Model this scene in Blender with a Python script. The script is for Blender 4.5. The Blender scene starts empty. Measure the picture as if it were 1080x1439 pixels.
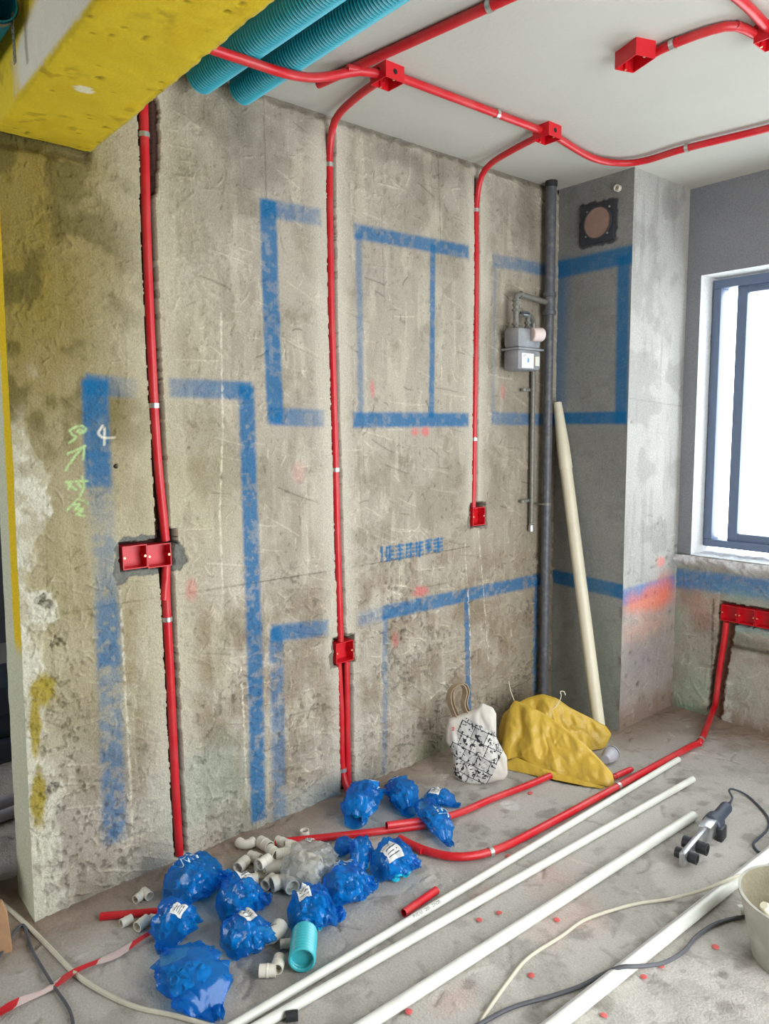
import bpy, bmesh, math, random
import numpy as np
from mathutils import Vector, Matrix

# ------------------------------------------------------------------ camera
H = 2.78                       # ceiling height
CF, CX, CZc = 1035.2339, 2.4261, 1.5732
YAW, PIT, ROL = 0.8656, 0.1150, -0.0100
YC, XC, YW = 3.2692, 0.4304, 3.8015      # face of the corner chase, its width, window wall
YB0, YB1, ZB = 0.602, 0.8773, 2.4346     # ceiling beam
_cy, _sy = math.cos(YAW), math.sin(YAW)
FWD = np.array([-_sy*math.cos(PIT), _cy*math.cos(PIT), -math.sin(PIT)])
_r0 = np.array([_cy, _sy, 0.0]); _u0 = np.cross(_r0, FWD)
_c, _s = math.cos(ROL), math.sin(ROL)
RGT = _c*_r0 + _s*_u0; UPV = -_s*_r0 + _c*_u0
CAM = np.array([CX, 0.0, CZc])
scene = bpy.context.scene
COL = scene.collection
cd = bpy.data.cameras.new('camera'); cam = bpy.data.objects.new('camera', cd); COL.objects.link(cam)
cd.sensor_fit = 'HORIZONTAL'; cd.sensor_width = 36.0; cd.lens = 36.0*CF/1080.0; cd.clip_start = 0.02
m = Matrix.Identity(4)
for i in range(3):
    m[i][0] = RGT[i]; m[i][1] = UPV[i]; m[i][2] = -FWD[i]; m[i][3] = CAM[i]
cam.matrix_world = m
scene.camera = cam

# ------------------------------------------------------------------ light
w = bpy.data.worlds.new('overcast_sky'); scene.world = w; w.use_nodes = True
bg = w.node_tree.nodes['Background']
bg.inputs[0].default_value = (0.90, 0.95, 1.0, 1); bg.inputs[1].default_value = 9.0
def portal(name, loc, rot, sx, sy):
    l = bpy.data.lights.new(name, 'AREA'); l.shape = 'RECTANGLE'; l.size = sx; l.size_y = sy
    l.cycles.is_portal = True
    o = bpy.data.objects.new(name, l); COL.objects.link(o); o.location = loc; o.rotation_euler = rot
    return o
WX0, WX1, WZ0, WZ1 = 0.507, 2.05, 0.872, 2.335      # window opening
OX0, OX1, OZ0, OZ1 = -2.6, -0.2, 0.9, 2.35          # living-room window behind the photographer
RY0, RY1, RZ1 = 0.95, 2.75, 2.35                    # balcony doorway in the right-hand wall
OY = -3.2
portal('window_daylight_portal', ((WX0+WX1)/2, YW+0.30, (WZ0+WZ1)/2), (math.radians(-90), 0, 0), WX1-WX0, WZ1-WZ0)
portal('living_daylight_portal', ((OX0+OX1)/2, OY-0.12, (OZ0+OZ1)/2), (math.radians(90), 0, 0), OX1-OX0, OZ1-OZ0)
portal('balcony_daylight_portal', (2.82, (RY0+RY1)/2, RZ1/2), (0, math.radians(90), 0), RZ1, RY1-RY0)
scene.view_settings.view_transform = 'Standard'
scene.view_settings.look = 'None'
scene.view_settings.gamma = 1.0
scene.view_settings.use_curve_mapping = False
scene.view_settings.exposure = 0.0
scene.cycles.max_bounces = 10
scene.cycles.diffuse_bounces = 6
scene.cycles.transparent_max_bounces = 16
scene.cycles.sample_clamp_indirect = 8.0

# ------------------------------------------------------------------ pixel helpers (a pixel gives a direction; the surface gives the distance)
def ray(u, v):
    return FWD + RGT*((u-540.0)/CF) - UPV*((v-719.5)/CF)
def onx(u, v, x=0.0):
    d = ray(u, v); return CAM + d*((x-CAM[0])/d[0])
def ony(u, v, y):
    d = ray(u, v); return CAM + d*((y-CAM[1])/d[1])
def onz(u, v, z=0.0):
    d = ray(u, v); return CAM + d*((z-CAM[2])/d[2])
def fl(u, v, z=0.0): return onz(u, v, z)
def S(r, g, b):
    f = lambda c: (c/12.92 if c <= 0.04045 else ((c+0.055)/1.055)**2.4)
    return np.array([f(r/255.0), f(g/255.0), f(b/255.0)])

# ------------------------------------------------------------------ noise
def _hash(ix, iy, seed):
    n = (ix.astype(np.int64)*374761393 + iy.astype(np.int64)*668265263 + seed*1442695041) & 0xFFFFFFFF
    n = ((n ^ (n >> 13))*1274126177) & 0xFFFFFFFF
    return ((n ^ (n >> 16)) & 0xFFFF)/65535.0
def vnoise(x, y, seed=0):
    ix = np.floor(x); iy = np.floor(y); fx = x-ix; fy = y-iy
    fx = fx*fx*(3-2*fx); fy = fy*fy*(3-2*fy)
    a = _hash(ix, iy, seed); b = _hash(ix+1, iy, seed); c = _hash(ix, iy+1, seed); d = _hash(ix+1, iy+1, seed)
    return (a*(1-fx)+b*fx)*(1-fy) + (c*(1-fx)+d*fx)*fy
def fbm(x, y, scale, octv=4, seed=0, gain=0.5):
    t = 0; amp = 1; tot = 0; s = scale
    for o in range(octv):
        t = t + amp*vnoise(x*s + 17.3*o, y*s + 5.7*o, seed+o*31); tot += amp; amp *= gain; s *= 2.03
    return t/tot
def sst(a, b, x):
    t = np.clip((x-a)/(b-a), 0, 1); return t*t*(3-2*t)

# ------------------------------------------------------------------ mesh helpers
def link(o, parent=None):
    COL.objects.link(o)
    if parent is not None: o.parent = parent
    return o
def wloc(o):
    v = Vector((0, 0, 0))
    while o is not None:
        v += o.location; o = o.parent
    return v
def mesh_np(name, V, Q, cols=None, smooth=True):
    """V (n,3), Q (k,4) quads -> mesh"""
    V = np.asarray(V, dtype=np.float32); Q = np.asarray(Q, dtype=np.int32)
    me = bpy.data.meshes.new(name)
    me.vertices.add(len(V)); me.vertices.foreach_set('co', V.ravel())
    me.loops.add(Q.size); me.loops.foreach_set('vertex_index', Q.ravel())
    me.polygons.add(len(Q))
    me.polygons.foreach_set('loop_start', np.arange(0, Q.size, 4, dtype=np.int32))
    try: me.polygons.foreach_set('loop_total', np.full(len(Q), 4, dtype=np.int32))
    except Exception: pass
    me.polygons.foreach_set('use_smooth', np.full(len(Q), smooth))
    me.update(calc_edges=True)
    if cols is not None:
        ca = me.color_attributes.new('Col', 'FLOAT_COLOR', 'POINT')
        c4 = np.ones((len(V), 4), dtype=np.float32); c4[:, :3] = cols
        ca.data.foreach_set('color', c4.ravel())
    return me
def grid_quads(n, k, off=0):
    i = np.arange(n-1)[:, None]*k + np.arange(k-1)[None, :] + off
    return np.stack([i, i+k, i+k+1, i+1], -1).reshape(-1, 4)

class MB:
    """collects shapes; build() links them as ONE mesh object"""
    def __init__(self): self.v = []; self.f = []
    def add(self, vs, fs):
        o = len(self.v); self.v += [tuple(map(float, p)) for p in vs]; self.f += [tuple(i+o for i in q) for q in fs]; return self
    def box(self, lo, hi):
        x0, y0, z0 = lo; x1, y1, z1 = hi
        return self.add([(x0,y0,z0),(x1,y0,z0),(x1,y1,z0),(x0,y1,z0),(x0,y0,z1),(x1,y0,z1),(x1,y1,z1),(x0,y1,z1)],
                        [(0,3,2,1),(4,5,6,7),(0,1,5,4),(1,2,6,5),(2,3,7,6),(3,0,4,7)])
    def obox(self, c, ax, ay, az, sx, sy, sz):
        c, ax, ay, az = [np.asarray(q, float) for q in (c, ax, ay, az)]
        vs = [c + ax*sx*a/2 + ay*sy*b/2 + az*sz*d/2 for d in (-1, 1) for a, b in ((-1,-1),(1,-1),(1,1),(-1,1))]
        return self.add(vs, [(0,3,2,1),(4,5,6,7),(0,1,5,4),(1,2,6,5),(2,3,7,6),(3,0,4,7)])
    def tube(self, pts, r, n=12, hollow=0.0, wall=0.0, caps=True, depth=0.12):
        P = [np.asarray(p, float) for p in pts]; m_ = len(P)
        rr = r if hasattr(r, '__len__') else [r]*m_
        T = []
        for i in range(m_):
            t = P[min(i+1, m_-1)] - P[max(i-1, 0)]; T.append(t/ (np.linalg.norm(t)+1e-12))
        a = np.array([0, 0, 1.0]) if abs(T[0][2]) < 0.9 else np.array([1.0, 0, 0])
        N = np.cross(T[0], a); N /= np.linalg.norm(N)
        rings = []
        fr = []
        for i in range(m_):
            N = N - T[i]*np.dot(N, T[i]); N /= np.linalg.norm(N); B = np.cross(T[i], N); fr.append((N.copy(), B))
            rings.append([P[i] + rr[i]*(math.cos(2*math.pi*k/n)*N + math.sin(2*math.pi*k/n)*B) for k in range(n)])
        vs = [p for rg in rings for p in rg]; fs = []
        for i in range(m_-1):
            for k in range(n):
                k2 = (k+1) % n
                fs.append((i*n+k, i*n+k2, (i+1)*n+k2, (i+1)*n+k))
        if not caps: return self.add(vs, fs)
        for end in (0, m_-1):
            base = end*n; flip = end == 0
            if wall > 0:
                N_, B_ = fr[end]; tdir = T[end]*(1 if flip else -1); ri = rr[end]-wall
                o1 = len(vs)
                vs += [P[end] + ri*(math.cos(2*math.pi*k/n)*N_ + math.sin(2*math.pi*k/n)*B_) for k in range(n)]
                o2 = len(vs)
                vs += [P[end] + tdir*depth + ri*(math.cos(2*math.pi*k/n)*N_ + math.sin(2*math.pi*k/n)*B_) for k in range(n)]
                for k in range(n):
                    k2 = (k+1) % n
                    q1 = (base+k, base+k2, o1+k2, o1+k); q2 = (o1+k, o1+k2, o2+k2, o2+k)
                    if flip: q1 = q1[::-1]; q2 = q2[::-1]
                    fs.append(q1); fs.append(q2)
                fs.append(tuple(o2+k for k in range(n)) if not flip else tuple(o2+k for k in range(n))[::-1])
            else:
                c = tuple(base+k for k in range(n)); fs.append(c[::-1] if flip else c)
        return self.add(vs, fs)
    def lathe(self, prof, c, axis=(0,0,1), n=20, close=True):
        """prof list of (radius, height) along the axis from c"""
        ax = np.asarray(axis, float); ax /= np.linalg.norm(ax)
        a = np.array([1.0,0,0]) if abs(ax[0]) < 0.9 else np.array([0,1.0,0])
        N = np.cross(ax, a); N /= np.linalg.norm(N); B = np.cross(ax, N); c = np.asarray(c, float)
        vs = []; fs = []
        for r, h in prof:
            vs += [c + ax*h + r*(math.cos(2*math.pi*k/n)*N + math.sin(2*math.pi*k/n)*B) for k in range(n)]
        for i in range(len(prof)-1):
            for k in range(n):
                k2 = (k+1) % n; fs.append((i*n+k, i*n+k2, (i+1)*n+k2, (i+1)*n+k))
        if close:
            fs.append(tuple(range(n))[::-1]); fs.append(tuple((len(prof)-1)*n+k for k in range(n)))
        return self.add(vs, fs)
    def grid(self, G):
        n, k = G.shape[:2]
        return self.add(G.reshape(-1, 3), [tuple(q) for q in grid_quads(n, k).tolist()])
    def build(self, name, mat, parent=None, sharp=35, origin=None, bevel=0.0, recalc=False):
        V = np.array(self.v); lo = V.min(0); hi = V.max(0)
        if origin is None:
            origin = np.array([(lo[0]+hi[0])/2, (lo[1]+hi[1])/2, lo[2] if parent is None else (lo[2]+hi[2])/2])
        me = bpy.data.meshes.new(name)
        me.from_pydata((V-origin).tolist(), [], self.f); me.update()
        if recalc or bevel > 0:
            bm = bmesh.new(); bm.from_mesh(me)
            if recalc: bmesh.ops.recalc_face_normals(bm, faces=bm.faces)
            if bevel > 0:
                es = [e for e in bm.edges if len(e.link_faces) == 2 and e.calc_face_angle(0) > 0.6]
                bmesh.ops.bevel(bm, geom=es, offset=bevel, segments=2, profile=0.5, affect='EDGES', clamp_overlap=True)
            bm.to_mesh(me); bm.free()
        me.polygons.foreach_set('use_smooth', np.full(len(me.polygons), True))
        me.set_sharp_from_angle(angle=math.radians(sharp))
        me.materials.append(mat)
        o = bpy.data.objects.new(name, me); link(o, parent)
        pw = wloc(parent) if parent is not None else Vector((0, 0, 0))
        o.location = Vector(origin.tolist()) - pw
        return o
def tag(o, label=None, cat=None, group=None, kind=None):
    if label: o['label'] = label
    if cat: o['category'] = cat
    if group: o['group'] = group
    if kind: o['kind'] = kind
    return o
def empty(name, loc, label=None, cat=None, group=None, kind=None, parent=None):
    o = bpy.data.objects.new(name, None); link(o, parent); o.empty_display_size = 0.05
    o.location = Vector([float(q) for q in loc]) - (wloc(parent) if parent is not None else Vector((0,0,0)))
    return tag(o, label, cat, group, kind)
def smooth_path(pts, step=0.03):
    """Catmull-Rom through pts, resampled"""
    P = [np.asarray(p, float) for p in pts]
    if len(P) < 3:
        return P
    P = [2*P[0]-P[1]] + P + [2*P[-1]-P[-2]]
    out = []
    for i in range(1, len(P)-2):
        a, b, c, d = P[i-1:i+3]; n = max(2, int(np.linalg.norm(c-b)/step))
        for k in range(n):
            t = k/n
            out.append(0.5*((2*b) + (c-a)*t + (2*a-5*b+4*c-d)*t*t + (3*b-a-3*c+d)*t**3))
    out.append(P[-2]); return out

# ------------------------------------------------------------------ materials
def mat(name, base, rough=0.6, metal=0.0, noise=0.0, nscale=20.0, bump=0.0, bscale=80.0, spec=0.5, emis=None, dirt=None, dirt_amt=0.0, dscale=6.0, coat=0.0):
    M = bpy.data.materials.new(name); M.use_nodes = True; nt = M.node_tree; N = nt.nodes; L = nt.links
    b = N['Principled BSDF']; b.inputs['Roughness'].default_value = rough; b.inputs['Metallic'].default_value = metal
    b.inputs['Specular IOR Level'].default_value = spec
    if coat: b.inputs['Coat Weight'].default_value = coat
    base = tuple(float(x) for x in base)
    tc = N.new('ShaderNodeTexCoord')
    col = None
    if base is None or isinstance(base, str): pass
    rgb = N.new('ShaderNodeRGB'); rgb.outputs[0].default_value = (*base, 1); col = rgb.outputs[0]
    if dirt is not None:
        nz = N.new('ShaderNodeTexNoise'); nz.inputs['Scale'].default_value = dscale; nz.inputs['Detail'].default_value = 6
        L.new(tc.outputs['Object'], nz.inputs['Vector'])
        mr = N.new('ShaderNodeMapRange'); mr.inputs[1].default_value = 0.45; mr.inputs[2].default_value = 0.75; mr.inputs[4].default_value = dirt_amt
        L.new(nz.outputs['Fac'], mr.inputs[0])
        mx = N.new('ShaderNodeMix'); mx.data_type = 'RGBA'; L.new(mr.outputs[0], mx.inputs[0]); L.new(col, mx.inputs[6])
        mx.inputs[7].default_value = (*[float(x) for x in dirt], 1); col = mx.outputs[2]
    if noise > 0:
        nz = N.new('ShaderNodeTexNoise'); nz.inputs['Scale'].default_value = nscale; nz.inputs['Detail'].default_value = 5
        L.new(tc.outputs['Object'], nz.inputs['Vector'])
        mr = N.new('ShaderNodeMapRange'); mr.inputs[1].default_value = 0.3; mr.inputs[2].default_value = 0.7
        mr.inputs[3].default_value = 1-noise; mr.inputs[4].default_value = 1+noise
        L.new(nz.outputs['Fac'], mr.inputs[0])
        vm = N.new('ShaderNodeVectorMath'); vm.operation = 'SCALE'; L.new(col, vm.inputs[0]); L.new(mr.outputs[0], vm.inputs['Scale']); col = vm.outputs[0]
    L.new(col, b.inputs['Base Color'])
    if bump > 0:
        nz = N.new('ShaderNodeTexNoise'); nz.inputs['Scale'].default_value = bscale; nz.inputs['Detail'].default_value = 4
        L.new(tc.outputs['Object'], nz.inputs['Vector'])
        bp = N.new('ShaderNodeBump'); bp.inputs['Strength'].default_value = bump; bp.inputs['Distance'].default_value = 0.01
        L.new(nz.outputs['Fac'], bp.inputs['Height']); L.new(bp.outputs[0], b.inputs['Normal'])
    return M
def vmat(name, rough=0.92, speck=0.12, bump=0.35, bscale=220.0, spec=0.25):
    """painted/raw masonry: pigment from the mesh's colour layer, fine grain from noise"""
    M = bpy.data.materials.new(name); M.use_nodes = True; nt = M.node_tree; N = nt.nodes; L = nt.links
    b = N['Principled BSDF']; b.inputs['Roughness'].default_value = rough; b.inputs['Specular IOR Level'].default_value = spec
    at = N.new('ShaderNodeAttribute'); at.attribute_name = 'Col'
    tc = N.new('ShaderNodeTexCoord')
    nz = N.new('ShaderNodeTexNoise'); nz.inputs['Scale'].default_value = 140; nz.inputs['Detail'].default_value = 6; nz.inputs['Roughness'].default_value = 0.7
    L.new(tc.outputs['Object'], nz.inputs['Vector'])
    mr = N.new('ShaderNodeMapRange'); mr.inputs[1].default_value = 0.3; mr.inputs[2].default_value = 0.7; mr.inputs[3].default_value = 1-speck; mr.inputs[4].default_value = 1+speck
    L.new(nz.outputs['Fac'], mr.inputs[0])
    vm = N.new('ShaderNodeVectorMath'); vm.operation = 'SCALE'; L.new(at.outputs['Color'], vm.inputs[0]); L.new(mr.outputs[0], vm.inputs['Scale'])
    L.new(vm.outputs[0], b.inputs['Base Color'])
    n2 = N.new('ShaderNodeTexNoise'); n2.inputs['Scale'].default_value = bscale; n2.inputs['Detail'].default_value = 5
    L.new(tc.outputs['Object'], n2.inputs['Vector'])
    bp = N.new('ShaderNodeBump'); bp.inputs['Strength'].default_value = bump; bp.inputs['Distance'].default_value = 0.004
    L.new(n2.outputs['Fac'], bp.inputs['Height']); L.new(bp.outputs[0], b.inputs['Normal'])
    return M

# ------------------------------------------------------------------ relief canvas
class Canvas:
    """a surface as a fine grid with relief (h, along the normal) and pigment (c)"""
    def __init__(self, O, U, V, N, ul, vl, step, base):
        self.O, self.U, self.V, self.N = [np.asarray(q, float) for q in (O, U, V, N)]
        self.nu = int(round(ul/step))+1; self.nv = int(round(vl/step))+1
        self.us = np.linspace(0, ul, self.nu); self.vs = np.linspace(0, vl, self.nv)
        self.A, self.B = np.meshgrid(self.us, self.vs, indexing='ij')
        self.h = np.zeros_like(self.A); self.c = np.zeros(self.A.shape+(3,)) + np.asarray(base)
        self.step = step
    def px(self, u, v):
        d = ray(u, v); t = np.dot(self.O-CAM, self.N)/np.dot(d, self.N); p = CAM + d*t - self.O
        return np.dot(p, self.U), np.dot(p, self.V)
    def win(self, pts, pad):
        P = np.array(pts); lo = P.min(0)-pad; hi = P.max(0)+pad
        i0 = max(0, np.searchsorted(self.us, lo[0])); i1 = min(self.nu, np.searchsorted(self.us, hi[0])+1)
        j0 = max(0, np.searchsorted(self.vs, lo[1])); j1 = min(self.nv, np.searchsorted(self.vs, hi[1])+1)
        return slice(i0, i1), slice(j0, j1)
    def dist(self, pts, pad):
        sl = self.win(pts, pad); a = self.A[sl]; b = self.B[sl]; best = np.full(a.shape, 1e9)
        if len(pts) == 1: return sl, np.hypot(a-pts[0][0], b-pts[0][1])
        for (x0, y0), (x1, y1) in zip(pts[:-1], pts[1:]):
            dx, dy = x1-x0, y1-y0; L2 = dx*dx+dy*dy+1e-12
            t = np.clip(((a-x0)*dx + (b-y0)*dy)/L2, 0, 1)
            best = np.minimum(best, np.hypot(a-x0-t*dx, b-y0-t*dy))
        return sl, best
    def blend(self, sl, m_, col):
        m_ = np.clip(m_, 0, 1)[..., None]
        self.c[sl] = self.c[sl]*(1-m_) + np.asarray(col)*m_
    def line(self, pp, wpx, col, op=1.0, soft=0.004, rag=0.0, fade=None, world=False, wid=None, wear=0.0, seed=1):
        """stroke of paint along pixel points; width given in metres"""
        pts = pp if world else [self.px(*p) for p in pp]
        wd = wpx/2
        sl, d = self.dist(pts, wd+soft*3+rag*2)
        if d.size == 0: return
        a, b = self.A[sl], self.B[sl]
        if rag: d = d + rag*(fbm(a, b, 60, 3, seed)-0.5)*2
        if len(pts) > 1 and wd > .012:
            for (p0, p1) in ((pts[0], pts[1]), (pts[-1], pts[-2])):
                ax = np.array(p0)-np.array(p1); ax /= np.linalg.norm(ax)+1e-9
                e = (a-p0[0])*ax[0]+(b-p0[1])*ax[1]; d = np.maximum(d, wd+e-soft)
        m_ = op*(1-sst(wd-soft, wd+soft, d))
        if wear: m_ = m_*(1-wear*sst(0.5, 0.68, fbm(a, b, 45, 4, seed+7)))
        if fade is not None:
            (f0, f1) = fade; p0, p1 = np.array(pts[0]), np.array(pts[-1]); ax = p1-p0; Ln = np.dot(ax, ax)
            t = np.clip(((a-p0[0])*ax[0]+(b-p0[1])*ax[1])/Ln, 0, 1); m_ = m_*(f0+(f1-f0)*t)
        self.blend(sl, m_, col)
    def blob(self, p, ru, rv, col, op=1.0, soft=0.5, rag=0.35, seed=1, scale=25, world=False):
        cx, cy = p if world else self.px(*p)
        R_ = max(ru, rv)*1.8
        sl = self.win([(cx-ru*1.8, cy-rv*1.8), (cx+ru*1.8, cy+rv*1.8)], 0)
        a, b = self.A[sl], self.B[sl]
        if a.size == 0: return sl, a
        d = np.hypot((a-cx)/ru, (b-cy)/rv) + rag*2*(fbm(a, b, scale, 4, seed)-0.5)
        m_ = op*(1-sst(1-soft, 1+soft*0.3, d)); self.blend(sl, m_, col); return sl, m_
    def groove(self, pts, left, right, depth, floorcol, rag=0.003, seed=3):
        """vertical chase cut around a path (canvas coords), from -left to +right beside it"""
        P = np.array(pts); sl = self.win(pts, max(left, right)+0.03); a, b = self.A[sl], self.B[sl]
        o = np.argsort(P[:, 1]); c = np.interp(b, P[o, 1], P[o, 0])
        n1 = rag*2*(fbm(a*0+b*1.0, b, 40, 4, seed)-0.5); n2 = rag*2*(fbm(b, b*0+3.1, 40, 4, seed+5)-0.5)
        ins = (a > c-left+n1) & (a < c+right+n2) & (b >= P[:, 1].min()) & (b <= P[:, 1].max())
        hh = self.h[sl]; hh[ins] = np.minimum(hh[ins], -depth + 0.003*(fbm(a, b, 90, 3, seed)[ins]-0.5)); self.h[sl] = hh
        cc = self.c[sl]; cc[ins] = floorcol; self.c[sl] = cc
    def pit(self, u0, u1, v0, v1, depth, col, rag=0.006, seed=5):
        sl = self.win([(u0, v0), (u1, v1)], 0.03); a, b = self.A[sl], self.B[sl]
        n = rag*2*(fbm(a, b, 50, 4, seed)-0.5)
        ins = (a > u0+n) & (a < u1+n) & (b > v0+n) & (b < v1+n)
        hh = self.h[sl]; hh[ins] = -depth; self.h[sl] = hh
        cc = self.c[sl]; cc[ins] = col; self.c[sl] = cc
    def marks(self, n, seed, dens=None, lmin=0.02, lmax=0.09, hgt=0.0018, wd=0.0022, light=0.25, ang=None, angv=3.2, curv=1.0):
        """trowel ridges and scrapes: short curved raised strokes"""
        rg = np.random.RandomState(seed)
        for _ in range(n):
            cx, cy = rg.rand()*self.us[-1], rg.rand()*self.vs[-1]
            if dens is not None and rg.rand() > dens(cx, cy): continue
            L_ = lmin+(lmax-lmin)*rg.rand()**2; an = (ang if ang is not None else 0)+(rg.rand()-0.5)*angv; cv = (rg.rand()-0.5)*curv*2
            pts = []; x, y = cx, cy
            for k in range(6):
                pts.append((x, y)); x += math.cos(an)*L_/5; y += math.sin(an)*L_/5; an += cv/5
            sl, d = self.dist(pts, wd*3)
            if d.size == 0: continue
            m_ = np.exp(-(d/wd)**2); s = hgt*(0.5+rg.rand())*(1 if rg.rand() > 0.2 else -0.8)
            self.h[sl] += m_*s
            if light:
                f = 1+light*m_*(1 if s > 0 else -1.2)*rg.rand(); self.c[sl] *= f[..., None]
    def pits(self, n, seed, dens=None, r=(0.002, 0.006), dep=0.004, dark=0.5):
        rg = np.random.RandomState(seed)
        for _ in range(n):
            cx, cy = rg.rand()*self.us[-1], rg.rand()*self.vs[-1]
            if dens is not None and rg.rand() > dens(cx, cy): continue
            r_ = r[0]+(r[1]-r[0])*rg.rand()**2; e = 0.6+0.8*rg.rand()
            sl = self.win([(cx, cy)], r_*2.5); a, b = self.A[sl], self.B[sl]
            if a.size == 0: continue
            m_ = np.exp(-((a-cx)**2/(r_*e)**2 + (b-cy)**2/(r_/e)**2)); self.h[sl] -= dep*m_; self.c[sl] *= (1-dark*m_)[..., None]
    def arrays(self):
        V = self.O + self.A[..., None]*self.U + self.B[..., None]*self.V + self.h[..., None]*self.N
        return V.reshape(-1, 3), np.clip(self.c, 0.002, 0.95).reshape(-1, 3), (self.nu, self.nv)
def canvas_object(name, parts, M, extra=None, flips=None):
    """join canvases (and extra grids (V, C)) in one mesh"""
    VV, CC, QQ, off = [], [], [], 0
    for i, p in enumerate(parts):
        V, C, (n, k) = p.arrays() if isinstance(p, Canvas) else (p[0].reshape(-1, 3), p[1].reshape(-1, 3), p[0].shape[:2])
        Q = grid_quads(n, k, off)
        if flips and flips[i]: Q = Q[:, ::-1]
        mask = getattr(p, 'mask', None)
        if mask is not None:
            keep = (mask[:-1, :-1] & mask[1:, :-1] & mask[:-1, 1:] & mask[1:, 1:]).ravel(); Q = Q[keep]
        VV.append(V); CC.append(C); QQ.append(Q); off += len(V)
    me = mesh_np(name, np.concatenate(VV), np.concatenate(QQ), np.concatenate(CC))
    me.materials.append(M)
    o = bpy.data.objects.new(name, me); link(o)
    return o
# ================================================================== SETTING
M_wall = vmat('raw_concrete', speck=0.20, bump=0.9, bscale=150)
M_floor = vmat('screed_floor', rough=0.85, speck=0.16, bump=0.7, bscale=130)
M_yellow = vmat('yellow_paint', rough=0.75, speck=0.06, bump=0.3, bscale=120)
M_ceil = mat('ceiling_skim', S(188, 186, 176), rough=0.85, noise=0.03, nscale=3, bump=0.12, bscale=60)
M_plain = mat('plain_plaster', S(176, 172, 164), rough=0.9, noise=0.06, nscale=4, bump=0.2)
M_dark = mat('painted_dim_plaster', S(90, 90, 96), rough=0.9, noise=0.1, nscale=4, bump=0.2)  # darker copy of the plaster: the next room's dimness is put into the colour

CONC = S(165, 156, 141); PUTTY = S(194, 186, 170); BROWN = S(126, 108, 86); DARK = S(88, 80, 68)
BLUE = S(6, 96, 144); OLIVE = S(150, 130, 40); PLAST = S(205, 200, 180); MORTAR = S(112, 112, 104)

# ---- main wall (long wall with the sprayed kitchen layout)
Y0 = 0.555
T = 0.18
cv = Canvas((0, Y0, 0), (0,1,0), (0,0,1), (1,0,0), YC-Y0, H, 0.0036, CONC)
A, B = cv.A, cv.B
Yw_ = A+Y0
n1 = fbm(A, B, 2.2, 5, 11); n2 = fbm(A, B, 9, 5, 23); n3 = fbm(A, B, 34, 4, 37); nv_ = fbm(A*1.0, B*0.22, 22, 4, 41)
cv.c *= (0.86+0.28*n1)[..., None]
full = (slice(None), slice(None))
rough_zone = sst(1.15, 0.85, B + 0.25*(n1-0.5))*sst(0.0, 0.25, B)*sst(0.55, 1.0, Yw_)      # hacked lower band
cv.blend(full, 0.55*rough_zone*sst(0.40, 0.62, n2), BROWN)
cv.blend(full, 0.30*sst(0.50, 0.66, fbm(A, B, 5, 5, 51)), S(118, 108, 88))
cv.blend(full, 0.35*sst(0.56, 0.70, n2)*sst(0.45, 0.6, n3), S(116, 106, 88))
cv.blend(full, 0.35*sst(0.55, 0.72, nv_), S(196, 188, 168))
cv.blend(full, 0.20*sst(0.58, 0.70, fbm(A*1.0, B*0.2, 30, 4, 61)), S(122, 114, 96))
# browner far right bottom, darker strip by the corner
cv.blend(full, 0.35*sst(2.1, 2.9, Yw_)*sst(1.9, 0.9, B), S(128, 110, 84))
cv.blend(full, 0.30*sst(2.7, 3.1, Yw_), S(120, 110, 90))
# grey-black streaks high up beside the pipes
for (u, v, ru, rv, o) in ((345, 210, .17, .25, .45), (300, 160, .25, .12, .4), (560, 215, .14, .08, .5), (590, 270, .1, .14, .35), (740, 300, .12, .2, .4), (620, 240, .25, .06, .4), (430, 170, .2, .06, .4)):
    cv.blob((u, v), ru, rv, S(98, 94, 80), o, 0.8, 0.6, seed=int(u), scale=14)
# relief
cv.h += 0.006*(n1-0.5) + 0.0030*(n2-0.5) + 0.0016*(n3-0.5)
cv.h += rough_zone*(0.012*(fbm(A, B, 26, 4, 71)-0.5) + 0.006*np.abs(fbm(A, B, 60, 3, 73)-0.5))
rz = lambda a, b: 0.30 + 0.70*float(sst(1.25, 0.8, np.array(b)))
cv.marks(4200, 5, rz, 0.012, 0.06, 0.0042, 0.0026, 0.45)
chip = sst(.60, .66, fbm(A, B, 55, 3, 171))*sst(.50, .62, fbm(A, B, 7, 4, 173))*(.35+.65*sst(1.3, .7, B))
cv.h -= .006*chip; cv.c *= (1-.32*chip)[..., None]
rdg = (1-np.abs(fbm(A, B, 16, 4, 175)-.5)*9).clip(0, 1)*sst(.50, .60, fbm(A, B, 3.5, 3, 177))
cv.h += .0035*rdg; cv.c *= (1+.10*rdg)[..., None]
cv.marks(520, 8, None, 0.05, 0.20, 0.0036, 0.0024, 0.45, ang=-0.3, angv=0.7, curv=0.3)
cv.marks(160, 9, None, 0.10, 0.45, 0.0014, 0.0022, 0.28, ang=math.pi/2, angv=0.10, curv=0.05)
cv.marks(700, 15, lambda a, b: float(sst(1.0, .7, np.array(b)))*float(sst(.9, 1.6, np.array(a))), 0.02, 0.10, 0.0065, 0.0045, 0.35, ang=0.5, angv=1.2)
cv.pits(1500, 6, None, (0.002, 0.005), 0.003, 0.35)
cv.pits(50, 7, None, (0.006, 0.014), 0.006, 0.30)
# cracks / board joints
for pp in ([(60, 868), (160, 850), (300, 828), (480, 800), (660, 768)],):
    cv.line(pp, 0.004, DARK, 0.75, 0.002, rag=0.002); sl, d = cv.dist([cv.px(*p) for p in pp], 0.01); cv.h[sl] -= 0.004*np.exp(-(d/0.003)**2)
for pp in ([(370, 128), (374, 290)], [(615, 215), (620, 370)], [(655, 830), (655, 860)]):
    cv.line(pp, 0.005, DARK, 0.55, 0.004, rag=0.004)
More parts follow.
